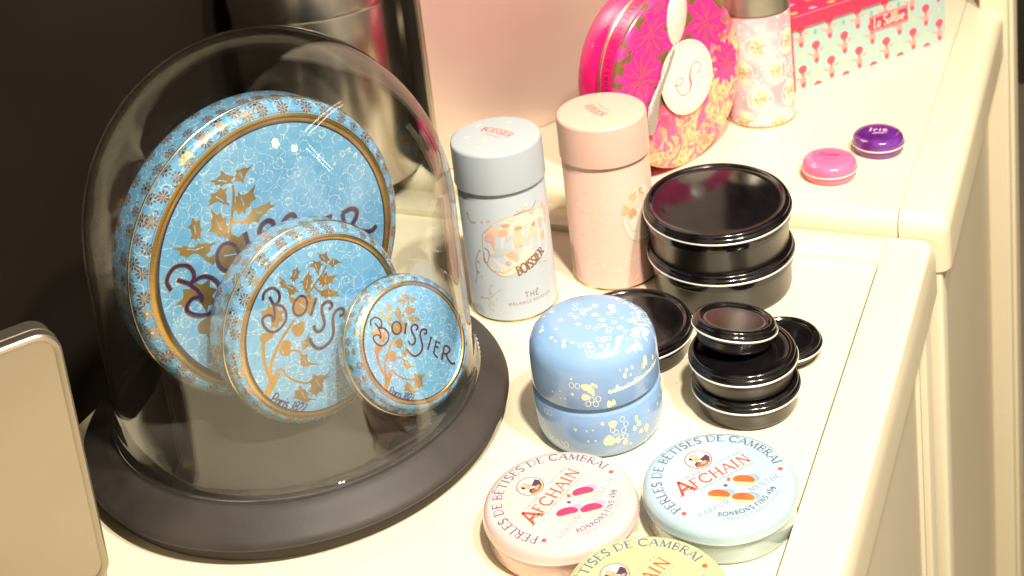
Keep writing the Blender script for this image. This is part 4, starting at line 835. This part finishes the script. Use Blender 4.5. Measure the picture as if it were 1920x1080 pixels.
# ------------------------------------------------------------------ big pink round tin on edge, with its oval label and a spoon
def fuchsia_pattern():
    m = mat('fuchsia_flower_print', (.80, .03, .25), .22, coat=.5)
    n = m.node_tree; b = n.nodes['Principled BSDF']; K = n.nodes.new; J = n.links.new
    t = K('ShaderNodeTexCoord'); z = K('ShaderNodeTexNoise'); z.inputs['Scale'].default_value = .42; z.inputs['Detail'].default_value = 5; z.inputs['Distortion'].default_value = 1.6
    J(t.outputs['Object'], z.inputs['Vector'])
    r = K('ShaderNodeValToRGB'); E_ = r.color_ramp.elements; E_[0].position = .46; E_[0].color = (.20, .11, .04, 1); E_[1].position = .50; E_[1].color = (.80, .02, .30, 1)
    a = E_.new(.56); a.color = (.88, .05, .36, 1); a = E_.new(.60); a.color = (.78, .07, .08, 1); a = E_.new(.68); a.color = (.85, .03, .32, 1)
    J(z.outputs['Fac'], r.inputs[0])
    z2 = K('ShaderNodeTexNoise'); z2.inputs['Scale'].default_value = .5; z2.inputs['Detail'].default_value = 4; z2.inputs['Distortion'].default_value = 2.4
    J(t.outputs['Object'], z2.inputs['Vector'])
    r2 = K('ShaderNodeValToRGB'); E_ = r2.color_ramp.elements; E_[0].position = .40; E_[0].color = (.84, .08, .28, 1); E_[1].position = .62; E_[1].color = (.88, .24, .16, 1)
    a = E_.new(.49); a.color = (.92, .30, .16, 1); a = E_.new(.53); a.color = (.95, .62, .28, 1)
    J(z2.outputs['Fac'], r2.inputs[0])
    s = K('ShaderNodeSeparateXYZ'); J(t.outputs['Object'], s.inputs[0])
    ad = K('ShaderNodeMath'); ad.operation = 'MULTIPLY_ADD'; ad.inputs[1].default_value = -.6; J(s.outputs['X'], ad.inputs[0]); J(s.outputs['Y'], ad.inputs[2])
    mr_ = K('ShaderNodeMapRange'); mr_.inputs[1].default_value = .3; mr_.inputs[2].default_value = -3.2; J(ad.outputs[0], mr_.inputs[0])
    mx = K('ShaderNodeMix'); mx.data_type = 'RGBA'; J(mr_.outputs[0], mx.inputs['Factor']); J(r.outputs[0], mx.inputs['A']); J(r2.outputs[0], mx.inputs['B'])
    J(mx.outputs['Result'], b.inputs['Base Color']); return m
m_fu = fuchsia_pattern(); m_hot = mat('hot_pink_enamel', (.85, .015, .17), .25, coat=.4); m_red2 = mat('dark_red_print', (.25, .01, .05), .4)
m_lab = mat('cream_card', (.90, .80, .66), .6); m_pet = mat('magenta_petal_print', (.87, .03, .28), .25, coat=.4); m_olive = mat('olive_gold_print', (.27, .17, .06), .3, metal=.3)
PKM = frame_matrix((-34.93, 105.28, 9.67), (.9045, -.4215, .0648))
t = thing('big_round_tin', 'big hot pink round tin with flower print, standing on edge behind the pink canister', 'tin', M=PKM)
R = 7.5
lp = [(0, .12), (5, .10), (6.9, .04), (7.2, -.02), (7.4, -.16), (7.46, -.4)]
l = MB(); l.lathe(lp + [(7.46, -.45, m_hot), (7.5, -1.5), (7.5, -1.62)], m_fu, 128)
D_ = Deco(l, top_map(lp))
random.seed(5)
def peony(cx, cy, s):
    for ring_, cnt in ((1., 11), (.68, 9), (.4, 6)):
        for k in range(cnt):
            a = 2 * pi * (k + random.random() * .5) / cnt; x, y = cx + cos(a) * s * ring_ * .55, cy + sin(a) * s * ring_ * .55
            L_ = s * .42; W_ = s * .17; ca, sa = cos(a), sin(a); P_ = []
            for q in range(14):
                tt = 2 * pi * q / 14; ll = L_ * cos(tt) * (1 + .12 * sin(5 * tt)); ww = W_ * sin(tt) * (1 + .2 * cos(3 * tt)); P_.append((x + ll * ca - ww * sa, y + ll * sa + ww * ca))
            P_ = [p_ for p_ in P_ if hypot(*p_) < 6.85]
            if len(P_) > 8: D_.poly(P_, m_pet, .014 + .002 * random.random() + (1 - ring_) * .01, 2)
            D_.ribbon([(x - L_ * .6 * ca, y - L_ * .6 * sa), (x, y), (x + L_ * .6 * ca, y + L_ * .6 * sa)], s * .03, m_olive, .03, taper=True) if hypot(x, y) < 6.3 else None
for cx, cy, s in ((-4.6, 1.4, 2.6), (-2.9, 4.6, 2.3), (3.6, 3.4, 2.8), (5.4, -.6, 2.0), (-5.2, -2.2, 2.0), (.4, 5.9, 1.8)): peony(cx, cy, s)
b = MB(); b.lathe([(7.46, -1.62), (7.56, -1.64), (7.58, -1.8), (7.5, -1.88), (7.4, -1.9)], m_goldl, 128); b.build('rim', t, angle=80)
b = MB(); b.lathe([(7.40, -1.9), (7.38, -2.3), (7.42, -2.4), (7.42, -4.0), (7.3, -4.3), (7.0, -4.42), (0, -4.42)], m_hot, 128)
b.build('body', t, angle=60)
SM = lambda u, v, e: ((7.49 + e) * cos(u / 7.49), (7.49 + e) * sin(u / 7.49), -1.05 + v)
write(Deco(l, SM), 'LE TEMPS DES FLEURS DE PARIS ET DES ROSES', .42, lambda x, y: (radians(212) * 7.49 - x, -y + .2), m_red2, .14, .1, True, .02, .32, fit=15)
l.build('lid', t, angle=60)
# oval label
t2 = thing('oval_label', 'cream oval label with a pink letter S hanging on the big pink tin', 'label', M=PKM @ Matrix.Translation((.28, -.05, .34)))
b = MB()
def oval(a, c, z, n=60): return [(a * cos(2 * pi * k / n), c * sin(2 * pi * k / n), z) for k in range(n)]
A_, C_ = 3.05, 3.05
vs = oval(A_, C_, 0) + oval(A_, C_, .07); n_ = 60
b.add(vs, [tuple(range(n_ - 1, -1, -1)), tuple(range(n_, 2 * n_))] + [(k, (k + 1) % n_, n_ + (k + 1) % n_, n_ + k) for k in range(n_)], m_lab)
D_ = Deco(b, lambda u, v, e: (u, v, .07 + e))
m_rose = mat('rose_line_print', (.72, .16, .24), .5); m_silver = mat('silver_line', (.62, .58, .52), .35, metal=.7)
D_.ring(0, 0, 2.85, 2.85, .06, m_silver, .01, 64); D_.ring(0, 0, 2.3, 2.3, .04, m_oval, .01, 64)
SS = [(.185, -.01), (.252, -.006), (.276, .051), (.208, .113), (.121, .078), (.077, -.018), (.085, -.115), (.033, -.181), (-.074, -.188), (-.137, -.108), (-.148, -.029), (-.086, .023), (-.027, -.009), (-.075, -.056), (-.188, -.033)]
SS = [(x * 7.265 - .28, y * 7.265 + .05) for x, y in SS]
q = smooth_line(SS, 6); D_.ribbon(q, .09, m_rose, .012); D_.ribbon(smooth_line(SS[4:8], 6), .24, m_rose, .014, taper=True)
write(D_, 'SOUVENIR DE PARIS SOUVENIR DE PARIS SOUVENIR', .2, arc_path(2.48, radians(180)), m_silver, .12, .08, False, .012, .4, fit=2.48 * 6.1)
b.build('card', t2)
# spoon behind the label
m_sp = mat('polished_steel', (.86, .80, .70), .45, metal=.35, var=.05, vscale=2, bump=.0)
m_gl = mat('glittering_handle', (.50, .45, .40), .4, metal=.6, bump=.9, bscale=9)
t3 = thing('spoon', 'metal spoon, bowl up, leaning on the big pink tin behind the oval label', 'spoon', M=PKM @ Matrix.Translation((0, 0, .14)))
b = MB(); n1, n2 = 24, 6; vs = [(0, 0, .42)]; fs = []
for r in range(1, n2 + 1):
    for k in range(n1):
        a = 2 * pi * k / n1; rr = r / n2; x = 1.12 * rr * cos(a) * (1 + .12 * sin(a)); y = 2.25 * rr * sin(a); vs.append((x, y, .42 - .36 * rr * rr))
for k in range(n1): fs.append((0, 1 + k, 1 + (k + 1) % n1))
for r in range(n2 - 1):
    for k in range(n1): fs.append((1 + r * n1 + k, 1 + (r + 1) * n1 + k, 1 + (r + 1) * n1 + (k + 1) % n1, 1 + r * n1 + (k + 1) % n1))
rot = Matrix.Rotation(radians(-17), 4, 'Z'); cx, cy = .22, 4.98
vs = [tuple((Matrix.Translation((cx, cy, 0)) @ rot) @ Vector(p)) for p in vs]
b.add(vs, fs, m_sp); b.add([(x, y, z - .07) for x, y, z in vs], [tuple(reversed(f)) for f in fs], m_sp)
b.build('spoon_bowl', t3, angle=70)
b = MB(); b.tube([(-.45, 3.0, .16), (-.9, 2.5, .2), (-1.7, 1.4, .2), (-2.5, .55, .2), (-3.3, -.4, .2), (-3.85, -1.2, .2), (-4.25, -2.3, .2), (-4.55, -3.2, .2)], [.18, .26, .28, .3, .4, .6, .62, .3], m_gl, 10, .4); b.build('handle', t3, angle=70)

# ------------------------------------------------------------------ floral canister
def dotted_pink():
    m = mat('pink_dotted_print', (.80, .40, .42), .35, coat=.2)
    n = m.node_tree; b = n.nodes['Principled BSDF']; K = n.nodes.new; J = n.links.new
    t = K('ShaderNodeTexCoord'); v = K('ShaderNodeTexVoronoi'); v.inputs['Scale'].default_value = 2.3; v.inputs['Randomness'].default_value = .75; J(t.outputs['Object'], v.inputs['Vector'])
    r = K('ShaderNodeMapRange'); r.inputs[1].default_value = .22; r.inputs[2].default_value = .30; r.inputs[3].default_value = 1; r.inputs[4].default_value = 0; J(v.outputs['Distance'], r.inputs[0])
    z = K('ShaderNodeTexNoise'); z.inputs['Scale'].default_value = .5; J(t.outputs['Object'], z.inputs['Vector'])
    cr = K('ShaderNodeValToRGB'); cr.color_ramp.elements[0].color = (.72, .33, .36, 1); cr.color_ramp.elements[1].color = (.86, .50, .50, 1); cr.color_ramp.elements[0].position = .4; cr.color_ramp.elements[1].position = .6; J(z.outputs['Fac'], cr.inputs[0])
    mx = K('ShaderNodeMix'); mx.data_type = 'RGBA'; J(r.outputs[0], mx.inputs['Factor']); J(cr.outputs[0], mx.inputs['A']); mx.inputs['B'].default_value = (.88, .78, .64, 1)
    J(mx.outputs['Result'], b.inputs['Base Color']); return m
m_dp = dotted_pink(); m_med = mat('cream_medallion_print', (.86, .82, .62), .4); m_grn = mat('olive_sprig_print', (.40, .46, .12), .5); m_lidm = mat('brushed_tin', (.60, .55, .42), .32, metal=.9, var=.08, vscale=.8)
t = thing('floral_canister', 'pink canister with white dots, cream medallions and a plain metal lid, beside the patterned box', 'canister', (-31.15, 114.95, 2.2))
Rf = 2.92
b = MB(); b.lathe([(0, .02), (Rf - .1, 0), (Rf + .04, .0, m_goldl), (Rf + .06, .1), (Rf, .16, m_dp), (Rf, 9.95), (Rf - .1, 10.05), (0, 10.05)], m_dp, 80)
D_ = Deco(b, lambda u, v, e: ((Rf + e) * cos(u / Rf), (Rf + e) * sin(u / Rf), v))
per = 2 * pi * Rf / 6
for i in range(6):
    for j in range(5):
        u = (i + .5 * (j % 2)) * per - 5.35; v = -.2 + j * 2.35 * .98 + .6
        if v > 9.2: continue
        D_.blob(u, v, 1.16, 1.16, m_med, .012, 24, .03)
        random.seed(j * 9 + i)
        for q in range(7):
            a = 2 * pi * q / 7 + random.random() * .6; rr = random.uniform(.45, .75)
            D_.ribbon(smooth_line([(u, v), (u + cos(a) * rr * .5 + .1, v + sin(a) * rr * .5), (u + cos(a) * rr, v + sin(a) * rr)], 3), .07, m_grn, .02)
            D_.ring(u + cos(a) * rr * .8, v + sin(a) * rr * .8, .17, .1, .05, m_grn, .02, 8)
b.build('body', t, angle=60)
b = MB(); b.lathe([(0, 14.0), (Rf - .5, 14.0), (Rf - .1, 13.7), (Rf + .02, 13.3), (Rf + .02, 10.3), (Rf + .07, 10.2), (Rf + .07, 10.08), (Rf - .05, 10.02)], m_lidm, 80); b.build('lid', t, angle=60)

# ------------------------------------------------------------------ patterned box
m_teal = mat('teal_paper', (.42, .585, .54), .6, var=.03, vscale=.3); m_bp = mat('coral_pink_print', (.84, .09, .14), .6); m_bp2 = mat('light_coral_print', (.85, .34, .30), .6); m_lidr = mat('crimson_paper', (.80, .04, .11), .5)
m_gy = mat('green_grey_print', (.26, .42, .32), .6); m_yl = mat('straw_print', (.62, .62, .30), .6); m_lav = mat('lavender_print', (.62, .36, .55), .6); m_or = mat('orange_yellow_print', (.88, .45, .12), .6)
ang = radians(50.6)
t = thing('patterned_box', 'teal paper box with pink tulips and a crimson lid, at the back', 'box', (-29.2, 119.85, 2.2), ang)
W_, Hb, Db = 17.6, 5.9, 13.
b = MB(); b.box(0, W_, 0, Db, 0, Hb, m_teal); b.box(-.05, 0, 0, Db, 0, Hb, m_bp)
D_ = Deco(b, lambda u, v, e: (u, -e - .005, v))
for i in range(11):
    for j in range(-1, 3):
        u = .85 + i * 1.6; v = .35 + j * 3.85 + (i % 2) * 1.92
        def inb(P): return [(max(.03, min(W_ - .03, x)), max(.03, min(Hb - .03, y))) for x, y in P]
        if -1.6 < v < Hb + .9:
            def ell(x, y, a_, c_, mm_, e_, n_=14, w_=0.):
                P_ = [(x + a_ * cos(2 * pi * k / n_) * (1 + w_ * sin(5 * 2 * pi * k / n_)), y + c_ * sin(2 * pi * k / n_)) for k in range(n_)]
                if max(p_[1] for p_ in P_) > .05 and min(p_[1] for p_ in P_) < Hb - .05: D_.poly(inb(P_), mm_, e_, 1)
            ell(u, v + 1.55, .46, .40, m_bp, .012, 14, .08); ell(u, v + .98, .14, .22, m_bp, .014, 8)
            ell(u, v + .42, .36, .52, m_bp2, .016, 14, .06); ell(u, v + .06, .24, .26, m_bp, .02, 10)
            for d in (-1, 1):
                ell(u + d * .55, v + .85 + .12 * d, .2, .12, m_bp2, .012, 8); ell(u + d * .82, v + 1.0 + .1 * d, .09, .12, m_bp2, .012, 7)
        vv = v + 2.8
        if .3 < vv < Hb - .3: D_.blob(u, vv, .17, .26, m_gy if (i + j) % 2 else m_yl, .013, 8, .1)
# plaque with the maker's word
D_.poly([(8.6, 3.15), (13.1, 3.15), (13.1, 4.75), (8.6, 4.75)], m_lidr, .03, 1); D_.ribbon([(8.75, 3.3), (12.95, 3.3), (12.95, 4.6), (8.75, 4.6)], .06, m_oval, .034, True)
write(D_, 'La Sultane', .95, lambda x, y: (9.0 + x, 3.55 + y), m_oval, .12, .08, False, .038, .06, .15, fit=3.7)
D_.blob(11.6, 4.35, .35, .22, m_or, .04)
b.build('box_body', t)
b = MB(); b.box(-.22, W_ + .22, -.22, Db + .2, Hb, Hb + 1.05, m_lidr)
D_ = Deco(b, lambda u, v, e: (u, v, Hb + 1.05 + e))
for i in range(8):
    for j in range(7):
        D_.blob(.9 + i * 2.1 + (j % 2) * 1.05, .9 + j * 1.8, .42, .26, m_lav if (i + j) % 2 else m_or, .014, 12, .08)
D_.ribbon([(0.1, .1), (W_ - .1, .1)], .12, m_bp2, .014)
b.build('lid', t, bevel=0)

# ------------------------------------------------------------------ brushed metal panel standing behind
m_panel = mat('satin_metal_panel', (.87, .72, .61), .36, metal=.66, var=.05, vscale=.08); m_strip = mat('steel_trim', (.55, .50, .40), .3, metal=.9); m_pblk = mat('black_frame', (.018, .015, .013), .5)
pa = atan2(11.15, 5.9)
t = thing('backing_board', 'upright satin metal board with a rosy sheen, standing behind the canisters', 'board', (-54.6, 99.4, 2.2), pa)
b = MB(); b.box(.12, 34, -.10, .10, .05, 60, m_panel); b.build('panel_sheet', t)
b = MB(); b.box(-.28, .10, -.16, .28, 0, 60.5, m_strip); b.build('edge_trim', t, bevel=.08)
b = MB(); b.box(-.2, 34, .3, 2.3, 0, 60.5, m_pblk); b.build('frame', t, bevel=.1)

# ------------------------------------------------------------------ tall metal canister behind the dome
m_can = mat('brushed_steel_canister', (.62, .57, .51), .24, metal=1., var=.06, vscale=.3)
t = thing('metal_canister', 'tall brushed steel canister behind the glass dome', 'canister', (-64.2, 99.6, 2.2))
b = MB(); b.lathe([(0, 0), (7.1, 0), (7.25, .15), (7.25, 15.6), (7.2, 15.75), (7.15, 15.8), (0, 15.8)], m_can, 120); b.build('body', t, angle=50)
b = MB(); b.lathe([(7.2, 15.75), (7.38, 15.8), (7.4, 15.95), (7.36, 16.2), (7.36, 20), (7.1, 20.5), (6.4, 20.8), (0, 20.9)], m_can, 120); b.build('lid', t, angle=50)

# ------------------------------------------------------------------ flat silver tin in the left foreground
m_sil = mat('satin_silver_tin', (.40, .35, .275), .34, metal=.9, var=.05, vscale=.2); m_silb = mat('bright_tin_edge', (.90, .86, .80), .2, metal=1.)
ta = atan2(1.6, 1.13)
t = thing('silver_tin', 'flat rectangular silver tin standing upright at the left edge of the photo', 'tin', (-54.1, 53.8, 0), ta)
def rrect(x0, x1, z0, z1, r, n=8):
    P_ = []
    for cx, cz, a0 in ((x1 - r, z1 - r, 0), (x0 + r, z1 - r, 90), (x0 + r, z0 + r, 180), (x1 - r, z0 + r, 270)):
        for k in range(n + 1): a = radians(a0 + 90 * k / n); P_.append((cx + r * cos(a), cz + r * sin(a)))
    return P_
def slab(rings_, m, name, bevel=0):                       # rings_: (inset, depth y)
    b = MB(); P0 = None; n = 36; vs = []; fs = []
    for ins, y in rings_:
        vs += [(x, y, z) for x, z in rrect(-17 + ins, 0 - ins, 0 + ins, 16.4 - ins, max(.05, 1.4 - ins))]
    for i in range(len(rings_) - 1):
        for k in range(n): fs.append((i * n + k, i * n + (k + 1) % n, (i + 1) * n + (k + 1) % n, (i + 1) * n + k))
    fs.append(tuple(range(n - 1, -1, -1))); fs.append(tuple(range((len(rings_) - 1) * n, len(rings_) * n)))
    b.add(vs, fs, m); return b.build(name, t, angle=40)
slab([(.42, -.02), (.42, -.06), (.30, -.16), (.12, -.18), (.02, -.10), (0, .02), (0, .5), (.04, .56), (.12, .58)], m_sil, 'lid')
slab([(.10, .58), (.10, .62), (.0, .66), (.0, .74), (.10, .78), (.12, 1.9), (.3, 2.1)], m_sil, 'body')
